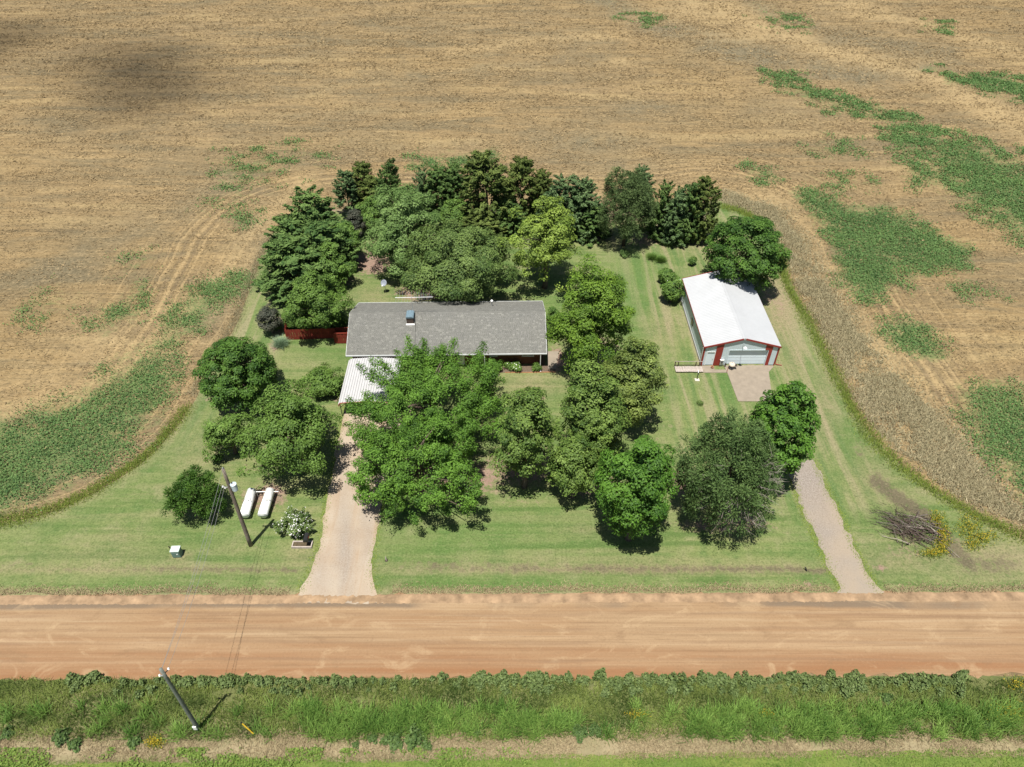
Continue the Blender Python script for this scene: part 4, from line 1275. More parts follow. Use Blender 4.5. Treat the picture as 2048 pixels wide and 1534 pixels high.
q = G(773, 1121)
sk = thing('driveway_stake', 'short pale splintered stake beside the driveway', 'stake', q)
MB().tube([(0, 0, 0), (-.03, .02, .35), (-.02, .05, .62)], [.07, .06, .02], 7).build('shaft', M['greywood'], sk)
MB().lathe([(.16, 0), (.12, .06), (.03, .09)], 8).build('foot', M['darkwood'], sk)
q = G(1613, 1142)
sk = thing('leaning_post', 'small black leaning post in the mown verge by the gravel drive', 'post', q)
MB().tube([(0, 0, 0), (-.12, .1, .32), (-.22, .18, .40)], [.07, .06, .04], 7).build('shaft', M['black'], sk)
qa, qb = G(508, 1469), G(481, 1452)
mk_ = thing('pipeline_marker', 'short thin yellow marker rod leaning over in the tall weeds', 'marker', qa)
MB().tube([(0, 0, .1), ((qb - qa).x * .62, (qb - qa).y * .55, 1.35)], .05, 8).build('rod', simple('marker_yellow', (.55, .36, .03), .5), mk_)
v_ = Vector(((qb - qa).x * .62, (qb - qa).y * .55, 1.35)) - Vector((0, 0, .1))
e_ = Vector((0, 0, .1)) + v_ * .93
MB().tube([e_, e_ + v_ * .075], .056, 8).build('cap', M['black'], mk_)
qa, qb = G(978, 747), G(996, 752)
sp = thing('drain_pipe', 'white drain pipe lying on the lawn beside the round shrub', 'pipe', qa)
MB().tube([(0, 0, .07), ((qb - qa).x, (qb - qa).y, .07)], .06, 10).build('pipe', M['white'], sp)
MB().tube([((qb - qa).x * .9, (qb - qa).y * .9, .07), ((qb - qa).x * 1.03, (qb - qa).y * 1.03, .07)], .075, 10).build('coupling', M['white'], sp)
q = G(901, 775)
bf = thing('garden_lantern', 'small dark roofed garden lantern glimpsed between maple branches', 'lantern', q)
MB().lathe([(.3, 0), (.3, .15), (.12, .2), (.12, .9), (.28, .95), (.28, 1.0)], 8).build('pedestal', M['concrete'], bf)
MB().lathe([(.5, 1.0), (.25, 1.35), (.03, 1.55)], 8).build('roof', M['black'], bf)
slab('garden_path', W([(890, 735), (903, 735), (906, 772), (893, 772)]), simple('pink_gravel', (.33, .20, .16), .95, 0, .25, 4), .03)

# ------------------------------------------------------------------ foliage
LM = {
    'maple': leafmat('maple_leaf', (0.034, 0.083, 0.011), (0.129, 0.250, 0.032)),
    'oak': leafmat('olive_leaf', (0.034, 0.083, 0.008), (0.142, 0.257, 0.028)),
    'oaky': leafmat('yellowish_olive_leaf', (.056, .088, .018), (.205, .265, .062)),  # leaf colour itself, yellower than the other oaks
    'oako': leafmat('dull_olive_leaf', (.040, .080, .014), (.158, .235, .048)),
    'olive': leafmat('yellow_green_leaf', (.070, .115, .014), (.235, .320, .055)),
    'deep': leafmat('deep_green_leaf', (0.029, 0.078, 0.009), (0.099, 0.206, 0.025)),
    'deepy': leafmat('warm_green_leaf', (0.041, 0.088, 0.008), (0.155, 0.255, 0.029)),  # leaf colour itself, yellower than the deep green
    'bright': leafmat('bright_green_leaf', (0.041, 0.090, 0.016), (0.144, 0.239, 0.046)),
    'dense': leafmat('dark_gloss_leaf', (0.022, 0.061, 0.009), (0.090, 0.176, 0.026)),
    'silver': leafmat('silver_green_leaf', (.055, .108, .022), (.185, .280, .085)),
    'elm': leafmat('elm_leaf', (0.041, 0.083, 0.012), (0.142, 0.235, 0.044)),
    'grayelm': leafmat('grey_green_leaf', (.040, .078, .018), (.155, .222, .058)),
    'cedar': leafmat('cedar_spray', (.036, .062, .012), (.140, .180, .042), .15, .7, .2),
    'cedarg': leafmat('green_cedar_spray', (.034, .076, .018), (.125, .195, .050), .15, .7, .2),
    'spruce': leafmat('blue_spruce_needle', (.036, .074, .024), (.130, .195, .074), .12, .7, .2),
    'pine': leafmat('pine_needle', (.032, .060, .018), (.115, .165, .054), .15, .7, .2),
    'bluepine': leafmat('dark_pine_needle', (.032, .066, .018), (.114, .180, .052), .15, .7, .2),
    'purple': leafmat('purple_leaf', (.026, .036, .022), (.085, .085, .060), .15),
    'reed': leafmat('reed_blade', (.045, .100, .026), (.13, .235, .085)),
    'bluegrass': leafmat('pale_blade', (.09, .15, .075), (.25, .34, .21)),
}


def diamonds(P, N, S, asp, T=None, fold=0.0):
    n = len(P)
    if T is None: T = rng.normal(size=(n, 3))
    T = nz(T - N * (T * N).sum(1, keepdims=True))
    B = np.cross(N, T)
    s = np.asarray(S)[:, None]
    V = np.stack([P + T * s, P + B * s * asp + N * s * fold, P - T * s, P - B * s * asp + N * s * fold], 1).reshape(-1, 3)
    F = np.arange(4 * n).reshape(n, 4)
    return V, F


def sph(n):
    return nz(rng.normal(size=(n, 3)))


def lobes(k, amp):
    D = sph(k); ph = rng.uniform(0, 6.3, k); fr = rng.uniform(2, 4.5, k)
    return lambda d: 1 + amp * np.mean([np.cos(fr[i] * (d @ D[i]) * 2 + ph[i]) for i in range(k)], 0) * 2


def crown_pts(style, a, c, zc, dens=1.0, leaf=.17):
    """returns P,N,S,T,col and cluster centres"""
    dens *= .66; leaf *= .74
    area = 4 * math.pi * ((a * a * a * a + 2 * a * a * c * c) / 3) ** .5
    lob = lobes(5, .20)
    if style in ('round', 'dense', 'loose'):
        rc = (.15 * a + .38) * (.85 if style == 'dense' else 1.0)
        nC = int(area / (rc * rc) * (.80 if style != 'loose' else .62)) + 6
        D = sph(nC); D = D[D[:, 2] > -.80]; nC = len(D)
        r = 1 - (.55 if style != 'dense' else .40) * rng.random(nC) ** (2.0 if style != 'loose' else 1.3)
        r = np.where(rng.random(nC) < .12, rng.uniform(1.0, 1.10, nC), r)
        L = lob(D) if style != 'dense' else 1 + (lob(D) - 1) * .45
        if style == 'loose': L = 1 + (L - 1) * 1.7
        low = np.where(D[:, 2] < 0, 1 - .25 * D[:, 2] ** 2, 1)
        egg = 1 - (.34 if style == 'round' else .16) * np.clip(D[:, 2], 0, 1) ** 1.0
        C = D * np.stack([a * egg * 1.05, a * egg * 1.05, np.full(nC, c)], 1) * (r * L * low)[:, None]
        C -= D * rc * .45
        nl = int(4.0 * dens * (rc / leaf) ** 2)
        K = np.repeat(np.arange(nC), np.where(D[:, 2] < -.25, nl // 2, nl))
        o = nz(rng.normal(size=(len(K), 3)) + .75 * D[K] + np.array([0, 0, .45]))
        crs = rng.uniform(.7, 1.25, nC)[K]
        P = C[K] + o * np.array([1, 1, .72]) * (rc * crs * rng.random(len(K)) ** .30)[:, None]
        N = nz(o * .9 + D[K] * .35 + np.array([0, 0, .65]) + .38 * rng.normal(size=(len(K), 3)))
        T = None
    elif style == 'shoots':
        rc = .13 * a + .35
        nC = int(area / (rc * rc) * .85)
        D = sph(nC); D = D[D[:, 2] > -.6]; nC = len(D)
        r = 1 - .55 * rng.random(nC) ** 1.7
        SQ = D / (np.abs(D) ** 3.4).sum(1, keepdims=True) ** (1 / 3.4)
        C = SQ * np.array([a * .90, a * .90, c * .84]) * (r * lob(D) * .93)[:, None]
        ax_ = nz(D * np.array([1, 1, .5]) * .95 + np.array([0, 0, .60]) + .38 * rng.normal(size=(nC, 3)))
        Ls = rc * rng.uniform(1.0, 2.0, nC)
        nl = int(3.2 * dens * (rc / leaf) ** 2)
        K = np.repeat(np.arange(nC), nl)
        t = rng.random(len(K)) ** .8
        o = nz(rng.normal(size=(len(K), 3)))
        P = C[K] + ax_[K] * (Ls[K] * (t - .55))[:, None] + o * (rc * .80 * (1.05 - t * .72) * rng.random(len(K)) ** .5)[:, None]
        N = nz(o * .8 + D[K] * .4 + np.array([0, 0, .6]) + .42 * rng.normal(size=(len(K), 3)))
        T = ax_[K] + .8 * rng.normal(size=(len(K), 3))
    elif style in ('cone', 'column'):
        H = 2 * c
        rc = .16 * a + .22
        t = rng.random(int(math.pi * a * H / (rc * rc) * .95) + 30)
        t = 1 - np.sqrt(1 - t * .985) if style == 'cone' else t
        prof = (1 - t) ** (.60 if style == 'cone' else .36) * np.clip(.78 + t * 3.0, 0, 1)
        an = rng.random(len(t)) * 2 * math.pi
        D0 = np.stack([np.cos(an), np.sin(an), np.zeros(len(t))], 1)
        ln = 1 + .18 * np.cos(an * 3 + 9 * t) + .12 * np.cos(an * 5 - 14 * t)
        rr = a * prof * (1 - .45 * rng.random(len(t)) ** 2) * ln
        C = D0 * rr[:, None]; C[:, 2] = -c + t * H
        D = nz(D0 + np.array([0, 0, .35]))
        nC = len(C)
        ax_ = nz(D0 * .8 + np.array([0, 0, .55]) + .22 * rng.normal(size=(nC, 3)))
        nl = int(4.0 * dens * (rc / leaf) ** 2)
        K = np.repeat(np.arange(nC), nl)
        tt = rng.random(len(K))
        o = nz(rng.normal(size=(len(K), 3)))
        P = C[K] + ax_[K] * ((tt - .5) * rc * 2.0)[:, None] + o * (rc * .60 * (1.1 - .8 * tt) * rng.random(len(K)) ** .5)[:, None]
        N = nz(o * .8 + D[K] * .5 + np.array([0, 0, .3]) + .45 * rng.normal(size=(len(K), 3)))
        T = ax_[K] + .5 * o
    elif style == 'pine':
        rc = .12 * a + .30
        nC = int(area / (rc * rc) * 1.0)
        D = sph(nC); D = D[D[:, 2] > -.75]; nC = len(D)
        r = 1 - .5 * rng.random(nC) ** 1.8
        sh = np.where(D[:, 2] > 0, 1 - .18 * D[:, 2], 1.0)
        C = D * np.array([a, a, c]) * (r * sh * lob(D) * .95)[:, None]
        nl = int(3.6 * dens * (rc / leaf) ** 2)
        K = np.repeat(np.arange(nC), nl)
        o = nz(rng.normal(size=(len(K), 3)) + .5 * D[K] + np.array([0, 0, .5]))
        P = C[K] + o * (rc * .85 * rng.random(len(K)) ** .5)[:, None]
        N = nz(np.cross(o, rng.normal(size=o.shape)) + .4 * D[K] + np.array([0, 0, .3]))
        T = o
    P = P + np.array([0, 0, zc])
    C = C + np.array([0, 0, zc])
    cl = rng.normal(.5, .20, nC)[K]
    col = np.clip(cl + rng.normal(0, .20, len(K)), 0, 1)
    S = leaf * rng.uniform(.65, 1.3, len(K))
    keep = P[:, 2] > .05
    P, N, S, col = P[keep], N[keep], S[keep], col[keep]
    if T is not None: T = T[keep]
    return P, N, S, T, col, C, D


ASP = dict(round=.62, dense=.62, loose=.6, shoots=.52, cone=.38, column=.38, pine=.30)
CAMV = np.array([0, 0, CH])


def solve_tree(cx, cy, w, h, clear):
    """true position and half-axes of a crown from its outline in the photo"""
    z = clear + 3
    for i in range(6):
        P = G(cx, cy, z)
        d = (P - Vector((0, 0, CH))).length
        sy = (CH - z) / d; cyy = math.sqrt(1 - sy * sy)
        a = w * d / FPX; Vh = h * d / FPX
        c2 = max(Vh * Vh - (a * sy) ** 2, (.42 * a * cyy) ** 2)
        c = min(math.sqrt(c2) / cyy, 2.8 * a)
        z = clear + c
    return P.x, P.y, a, c


def trunk_mesh(a, c, clear, C, style, bare=0):
    mb = MB()
    H = clear + 2 * c
    r0 = .045 * a + .05 + .008 * H
    if style in ('cone', 'column', 'pine'):
        r0 *= .75; mb.tube([(0, 0, -.05), (.03 * a, .02, H * .45), (0, 0, H * .75)], [r0, r0 * .6, r0 * .12], 8)
        ks = 14 if style == 'pine' else 6
    else:
        zt = clear + c * 1.0
        mb.tube([(0, 0, -.05), (.02 * a, .03 * a, clear * .6 + .1), (.04 * a, -.02 * a, zt), (.02 * a, 0, clear + c * 1.6)], [r0 * 1.15, r0, r0 * .6, r0 * .15], 9)
        ks = 16
    idx = rng.choice(len(C), min(ks, len(C)), replace=False)
    for i in idx:
        e = C[i]
        zz = max(.15, min(e[2] - .4 * np.hypot(e[0], e[1]), clear + c * 1.3))
        mid = (e[0] * .5, e[1] * .5, zz + (e[2] - zz) * .62)
        mb.tube([(0, 0, zz), mid, tuple(e)], [r0 * .34, r0 * .17, r0 * .04], 5)
    return mb.mesh('trunk', True)


KON = [0]; KONM = {}


def tree(name, cat, label, px, style, lm, clear=.3, dens=1.0, leaf=.17, group=None, berries=None, shift=(0, 0)):
    cx, cy, w, h = px
    x, y, a, c = solve_tree(cx, cy, w, h, clear)
    if style in ('cone', 'column'):
        key = (style, KON[0] % 4); KON[0] += 1
        if key not in KONM:
            P, N, S, T, col, C, D = crown_pts(style, 1.75, 3.3, 3.3, 2.1, .19)
            V, F = diamonds(P, N, S, ASP[style], T, .12)
            KONM[key] = (np_mesh('crown', V, F, {'col': (col, 'FACE')}), trunk_mesh(1.75, 3.3, 0, C, style))
            KONM[key][0].materials.append(LM['cedar']); KONM[key][1].materials.append(M['bark'])
        cm, tm = KONM[key]
        root = thing(name, label, cat, (x + shift[0], y + shift[1], 0), rng.uniform(0, 6.28), group)
        o = link('crown', cm, None, root, (0, 0, clear)); o.scale = (a / 1.6, a / 1.6, c / 3.3)
        o.material_slots[0].link = 'OBJECT'; o.material_slots[0].material = LM[lm]
        t_ = link('trunk', tm, None, root); t_.scale = (a / 1.75, a / 1.75, (clear + 2 * c) / 6.6)
        return root, a, c
    P, N, S, T, col, C, D = crown_pts(style, a * .93, c * .95, clear + c, dens, leaf)
    V, F = diamonds(P, N, S, ASP[style], T, .12)
    root = thing(name, label, cat, (x + shift[0], y + shift[1], 0), rng.uniform(-.3, .3), group)
    link('crown', np_mesh('crown', V, F, {'col': (col, 'FACE')}), LM[lm], root)
    link('trunk', trunk_mesh(a, c, clear, C, style), M['bark'], root)
    if berries:
        fm_, fn_, fs_, nmn = berries
        i = rng.choice(len(P), min(fn_, len(P)), replace=False)
        sel = i[(D[np.minimum(i * len(D) // len(P), len(D) - 1)][:, 2] > -.3)]
        Pb = P[sel] + nz(P[sel] - np.array([0, 0, clear + c])) * .12
        Vb, Fb = diamonds(Pb, nz(nz(Pb - np.array([0, 0, clear + c])) + .4 * rng.normal(size=Pb.shape)), np.full(len(Pb), fs_), .9)
        o = link(nmn, np_mesh(nmn, Vb, Fb), fm_, root)
        o['kind'] = 'stuff'
    return root, a, c


BR = 'conifers along the back of the yard'
TREES = [
    # front yard
    ('maple_tree', 'tree', 'huge silver maple in front of the house with upright leafy shoots', (858, 795, 172, 126), 'shoots', 'maple', 1.6, .95, .142),
    ('maple_tree', 'tree', 'leafy maple leaning over the driveway just south of the huge maple', (832, 930, 142, 122), 'shoots', 'maple', .5, .95, .142),
    ('oak_tree', 'tree', 'narrow olive green tree between the huge maple and the round lawn ring', (1050, 874, 60, 104), 'round', 'oako', .8, 1.0, .165),
    ('oak_tree', 'tree', 'broad olive green oak in the middle of the front tree row', (1182, 834, 70, 102), 'round', 'oako', .8, 1.0, .165),
    ('oak_tree', 'tree', 'yellowish oak facing the shed, on the right side of the front row', (1264, 768, 60, 88), 'round', 'oaky', .8, 1.0, .165),
    ('oak_tree', 'tree', 'small olive oak at the lower edge of the front row above the lawn', (1150, 934, 54, 68), 'round', 'oako', .5, 1.0, .165),
    ('pear_tree', 'tree', 'deep green oval tree at the front row end nearest the road', (1274, 980, 78, 112), 'round', 'deep', .6, 1.05, .165),
    ('ash_tree', 'tree', 'tall bright green tree at the right end of the house', (1184, 647, 86, 112), 'round', 'deepy', 1.0, 1.05, .165),
    ('pine_tree', 'tree', 'big dark pine with bare grey twigs beside the gravel drive', (1457, 945, 102, 120), 'pine', 'bluepine', .6, 1.1, .20),
    ('pear_tree', 'tree', 'glossy bright green oval tree behind the big pine', (1562, 868, 62, 102), 'dense', 'deep', .7, 1.1, .19),
    # behind
    ('pear_tree', 'tree', 'dark round tree directly behind the metal shed', (1493, 509, 77, 79), 'dense', 'dense', .5, 1.1, .19),
    ('sycamore_tree', 'tree', 'yellow green sycamore standing alone behind the house right half', (1092, 487, 68, 82), 'loose', 'olive', 1.2, 1.15, .20),
    ('elm_tree', 'tree', 'wide grey green elm overhanging the back of the house roof', (918, 524, 106, 80), 'round', 'grayelm', 1.0, 1.05, .18),
    ('silver_poplar_tree', 'tree', 'silvery green tree behind the wide elm in the back yard', (812, 462, 78, 78), 'round', 'silver', .9, 1.0, .18),
    ('maple_tree', 'tree', 'mid green tree rising behind the red fence', (634, 604, 58, 62), 'round', 'elm', .9, 1.1, .17),
    # left front
    ('elm_tree', 'tree', 'spreading loose elm between the carport and the propane tanks', (586, 862, 90, 94), 'loose', 'elm', .9, 1.1, .17),
    ('elm_tree', 'sapling', 'light tuft of elm growth left of the spreading elm', (456, 868, 42, 44), 'loose', 'elm', .4, .9, .15),
    ('evergreen_tree', 'tree', 'dark dense rounded evergreen at the left lawn edge', (474, 745, 72, 70), 'dense', 'dense', .3, 1.1, .17),
    ('elm_tree', 'tree', 'lighter green tree growing in front of the dark rounded evergreen', (497, 757, 54, 48), 'shoots', 'elm', .3, 1.0, .15),
    ('round_shrub', 'shrub', 'rounded green shrub on the lawn beside the carport', (645, 762, 37, 32), 'round', 'elm', .1, 1.1, .14),
    ('evergreen_shrub', 'shrub', 'large dark bushy shrub left of the utility pole', (391, 989, 51, 52), 'pine', 'dense', .1, 1.4, .17),
    ('purple_shrub', 'shrub', 'dark purple leaved shrub left of the red fence', (538, 639, 22, 28), 'dense', 'purple', .1, 1.2, .13),
    # left windbreak
    ('cedar_tree', 'tree', 'tallest green cedar at the head of the left windbreak', (622, 432, 56, 60), 'cone', 'cedarg', .2, 1.1, .20),
    ('cedar_tree', 'tree', 'green cedar on the outer left side of the windbreak', (592, 474, 54, 58), 'cone', 'cedarg', .2, 1.1, .20),
    ('cedar_tree', 'tree', 'wide green cedar in the middle of the left windbreak', (640, 489, 59, 60), 'cone', 'cedarg', .2, 1.1, .20),
    ('cedar_tree', 'tree', 'grey green cedar at the lawn end of the left windbreak', (590, 534, 61, 54), 'column', 'cedarg', .1, 1.1, .20),
    ('hackberry_tree', 'tree', 'bright green leafy tree on the yard side of the left windbreak', (662, 535, 38, 40), 'round', 'bright', .3, 1.1, .16),
    ('hackberry_tree', 'tree', 'small bright green tree among the cedars above the bare yard', (690, 480, 30, 38), 'round', 'bright', .3, 1.1, .16),
    ('smoke_tree', 'shrub', 'dark purple shrub at the top of the bare back yard', (710, 448, 18, 30), 'dense', 'purple', .2, 1.2, .14),
    ('hackberry_tree', 'tree', 'green leafy tree filling the corner where the two windbreaks meet', (745, 430, 34, 34), 'round', 'bright', .2, 1.0, .16),
    # back row
    ('juniper_tree', 'tree', 'thin grey green juniper with a bare visible stem', (692, 378, 22, 32), 'column', 'spruce', 1.6, .9, .17),
    ('cedar_tree', 'tree', 'olive green cedar just right of the thin bare stemmed juniper', (727, 369, 27, 38), 'column', 'cedar', .5, 1.1, .19),
    ('cedar_tree', 'tree', 'dark crooked topped cedar, tallest at the back row left end', (779, 370, 26, 54), 'cone', 'cedarg', .5, 1.2, .19),
    ('cedar_tree', 'tree', 'low olive cedar between the olive and the crooked cedars', (752, 392, 36, 32), 'column', 'cedar', .3, 1.1, .19),
    ('juniper_tree', 'tree', 'slender grey juniper behind the silvery tree', (845, 378, 24, 44), 'cone', 'spruce', .3, 1.1, .18),
    ('juniper_tree', 'tree', 'pale grey green juniper right of the slender grey one', (878, 384, 31, 44), 'column', 'cedarg', .3, 1.1, .19),
    ('cedar_tree', 'tree', 'pointed green cedar left of the biggest olive cedar', (908, 384, 31, 48), 'column', 'cedarg', .3, 1.1, .19),
    ('cedar_tree', 'tree', 'biggest olive cedar near the middle of the back row', (972, 386, 50, 70), 'column', 'cedar', .3, 1.1, .20),
    ('hackberry_tree', 'tree', 'bright green leafy tree below the pointed cedar', (912, 425, 32, 30), 'round', 'bright', .3, 1.0, .16),
    ('cedar_tree', 'tree', 'low dark cedar behind the wide elm', (968, 454, 38, 30), 'column', 'cedar', .2, 1.1, .19),
    ('cedar_tree', 'tree', 'olive cedar with squared top right of the biggest cedar', (1042, 380, 35, 56), 'column', 'cedar', .3, 1.1, .19),
    ('cedar_tree', 'tree', 'small dull cedar between the squared cedar and the spruces', (1082, 389, 26, 42), 'column', 'cedar', .3, 1.1, .19),
    ('juniper_tree', 'tree', 'low green juniper left of the yellow green sycamore', (1020, 434, 28, 32), 'column', 'cedarg', .2, 1.1, .18),
    ('spruce_tree', 'tree', 'broad bluish spruce behind the yellow green sycamore', (1128, 404, 44, 58), 'cone', 'spruce', .2, 1.1, .19),
    ('spruce_tree', 'tree', 'bluish spruce immediately left of the big back pine', (1164, 406, 38, 60), 'cone', 'spruce', .2, 1.1, .19),
    ('spruce_tree', 'tree', 'short spruce at the lawn foot of the bluish pair', (1186, 444, 31, 32), 'column', 'cedarg', .1, 1.1, .18),
    ('pine_tree', 'tree', 'big sombre pine in the back row, drooping onto the lawn', (1256, 412, 58, 78), 'pine', 'pine', .4, 1.15, .20),
    ('spruce_tree', 'tree', 'pale blue spruce tip showing behind the big sombre pine', (1279, 366, 28, 38), 'cone', 'spruce', 1.2, 1.1, .19),
    ('spruce_tree', 'tree', 'narrow dark spruce first right of the big sombre pine', (1326, 414, 27, 56), 'cone', 'cedarg', .2, 1.2, .19),
    ('spruce_tree', 'tree', 'bluish spruce low among the right end conifers', (1352, 424, 29, 54), 'cone', 'spruce', .2, 1.1, .19),
    ('cedar_tree', 'tree', 'dark pointed cedar second from the right end of the back row', (1379, 416, 31, 60), 'cone', 'cedarg', .2, 1.2, .19),
    ('cedar_tree', 'tree', 'olive cedar closing the right end of the back row', (1406, 420, 29, 56), 'column', 'cedar', .2, 1.1, .19),
    # shrubs
    ('fence_hedge', 'hedge', 'bright green vine hedge at the left end of the red fence', (592, 634, 25, 24), 'dense', 'bright', .1, 1.2, .13),
    ('fence_hedge', 'hedge', 'low green hedge between the fenced tree and the house wall', (672, 640, 22, 14), 'dense', 'bright', .1, 1.2, .13),
    ('house_hedge', 'hedge', 'green hedge hugging the right end wall of the house', (1106, 640, 14, 36), 'round', 'bright', .1, 1.1, .14),
    ('round_shrub', 'shrub', 'smaller dark shrub behind the shed side bush', (1333, 551, 16, 16), 'dense', 'bright', .1, 1.2, .13),
    ('rose_bush', 'shrub', 'green bush with white roses against the shed left wall', (1345, 578, 21, 27), 'dense', 'bright', .1, 1.2, .13),
    ('round_shrub', 'shrub', 'round dark shrub in the bed near the front path', (985, 733, 19, 14), 'dense', 'elm', .05, 1.2, .12),
    ('flowering_shrub', 'shrub', 'white flowering bush low against the brick front wall', (1030, 731, 17, 9), 'loose', 'bright', .05, 1.3, .11),
    ('round_shrub', 'shrub', 'small pale green shrub beside the white downspout', (1074, 734, 9, 8), 'dense', 'elm', .05, 1.2, .11),
    ('oleander_bush', 'shrub', 'bush covered in white flowers beside the driveway mouth', (584, 1047, 36, 30), 'shoots', 'grayelm', .1, 1.3, .13),
    ('lilac_shrub', 'shrub', 'tiny dark shrub on the lawn above the big bushy shrub', (432, 917, 9, 10), 'loose', 'dense', .05, 1.2, .11),
    ('young_shrub', 'shrub', 'small bright seedling at the edge of the bare back yard', (702, 533, 9, 9), 'loose', 'bright', .05, 1.2, .12),
    ('young_shrub', 'shrub', 'sprawling seedling on the mown track behind the shed', (1251, 507, 10, 7), 'loose', 'cedarg', .05, 1.2, .11),
    ('young_shrub', 'shrub', 'thin seedling on the dry grass left of the round dark tree', (1386, 521, 7, 9), 'loose', 'bright', .05, 1.2, .11),
    ('young_shrub', 'shrub', 'tiny brownish seedling on the lawn below the shed apron', (1400, 806, 5, 4), 'loose', 'grayelm', .02, .6, .08),
    ('young_shrub', 'shrub', 'small shrub by the left hand end of the lawn windbreak', (556, 653, 6, 6), 'loose', 'elm', .02, 1.2, .09),
]
white_fl = simple('white_blossom', (.78, .76, .72), .7)
for row in TREES:
    nm, cat, lab, px_, sty, lm = row[:6]
    cl, de, lf = row[6:9]
    ber = None
    if nm == 'oleander_bush': ber = (white_fl, 1100, .058, 'blossoms')
    if nm == 'rose_bush': ber = (white_fl, 34, .07, 'blossoms')
    if nm == 'flowering_shrub': ber = (white_fl, 60, .075, 'blossoms')
    tree(nm, cat, lab, px_, sty, lm, cl, de, lf, None, ber)


def bare_limbs(px_, clear, n, label):
    x, y, a, c = solve_tree(*px_, clear)
    mb = MB()
    for i in range(n):
        d = sph(1)[0]
        d = nz(np.array([d[0], -abs(d[1]) * 1.2, d[2] * .8 + .1]))
        s = d * np.array([a, a, c]) * .55; e = d * np.array([a, a, c]) * rng.uniform(.95, 1.04)
        mb.tube([s, (s + e) / 2 + rng.normal(0, .12, 3), e], [.03, .022, .008], 4, False)
        for k in range(4):
            f = rng.uniform(.3, .9); p = s + (e - s) * f
            mb.tube([p, p + rng.normal(0, .45, 3) + d * .3], [.014, .005], 3, False)
    return mb, (x, y, clear + c)


for T_, pxx, cl in ((bpy.data.objects['pine_tree'], (1470, 965, 92, 105), .6),):
    mb, loc = bare_limbs(pxx, cl, 60, '')
    o = mb.build('bare_twigs', simple('grey_twig', (.24, .21, .18), .9), T_)
    o.location = Vector(loc) - T_.location
    o.rotation_euler = (0, 0, -T_.rotation_euler.z)
    o['kind'] = 'stuff'


# ------------------------------------------------------------------ grasses and weeds
def blades(P, H, Wd, lean, col, name, m, label, cat, kind='stuff', parent=None, segs=2):
    """bent two-piece grass blades as one mesh"""
    n = len(P)
    an = rng.random(n) * 2 * math.pi
    dirv = np.stack([np.cos(an), np.sin(an), np.zeros(n)], 1)
    side = np.stack([-np.sin(an), np.cos(an), np.zeros(n)], 1)
    ln = (lean * rng.uniform(.3, 1.4, n))[:, None]
    h = H[:, None]; w_ = Wd[:, None]
    up = np.array([0, 0, 1.0])
    t1_ = P + up * h * (1 - .35 * ln) + dirv * h * ln * .95
    V = np.stack([P - side * w_, P + side * w_, t1_ + side * w_ * .25, t1_ - side * w_ * .25], 1).reshape(-1, 3)
    F = np.arange(4 * n).reshape(n, 4)
    me = np_mesh(name, V, F, {'col': (col, 'FACE')})
    o = link(name, me, m, parent)
    return tag(o, label, cat, None, kind)


def scatter_px(poly, n, z=0.0):
    xs_ = [p[0] for p in poly]; ys_ = [p[1] for p in poly]
    out = []
    W_ = np.array(W(poly))
    x0, y0 = W_.min(0); x1, y1 = W_.max(0)
    X = rng.uniform(x0, x1, n * 6); Y = rng.uniform(y0, y1, n * 6)
    k = inpoly(W_, X, Y)
    X, Y = X[k][:n], Y[k][:n]
    return np.stack([X, Y, np.full(len(X), z)], 1)


GM = {
    'straw': leafmat('standing_straw', (.130, .118, .062), (.435, .375, .230), .25, .8, .1),
    'green': leafmat('verge_grass', (.052, .085, .018), (.215, .265, .066), .3, .7, .2),
    'tall': leafmat('johnson_grass', (.065, .145, .024), (.225, .350, .075), .3, .6, .25),
    'weed': leafmat('field_weed', (.046, .098, .030), (.135, .225, .068), .25, .7, .2),
    'edge': leafmat('edge_grass', (.090, .145, .024), (.26, .310, .060), .3, .7, .2),
    'sun': leafmat('sunflower_leaf', (.048, .082, .020), (.170, .225, .072), .25, .6, .25),
    'bush': leafmat('weed_bush_leaf', (.036, .074, .018), (.120, .185, .050), .25, .6, .25),
    'dryv': leafmat('dead_grass', (.15, .115, .065), (.40, .32, .19), .25, .8, .1),
    'past': leafmat('pasture_grass', (.075, .150, .024), (.225, .305, .064), .3, .7, .2),
    'yel': leafmat('yellow_bloom', (.22, .17, .012), (.48, .36, .03), .25, .7, .2),
}

# weeds growing through the stubble: leaf clumps where the weed patches are
def field_weeds():
    n = 420000
    X = rng.uniform(-120, 150, n); Y = 36 + 180 * rng.random(n) ** 1.25
    V = np.stack([X, Y, np.zeros(n)], 1)
    px, py = project(V)
    ok = (px > -30) & (px < 2080) & (py > -20) & (py < 1110)
    X, Y, px, py = X[ok], Y[ok], px[ok], py[ok]
    ok = ~inpoly(np.array(lawn_poly), X, Y)
    X, Y, px, py = X[ok], Y[ok], px[ok], py[ok]
    g = green_mask(px, py)
    cl = fbm(X * .40, Y * .40, 5)
    pr = np.clip((g + (cl - .5) * 2.2 - .28) * 1.9, 0, 1) * np.clip(g * 5, 0, 1)
    k = rng.random(len(X)) < pr
    return X[k], Y[k], cl[k]


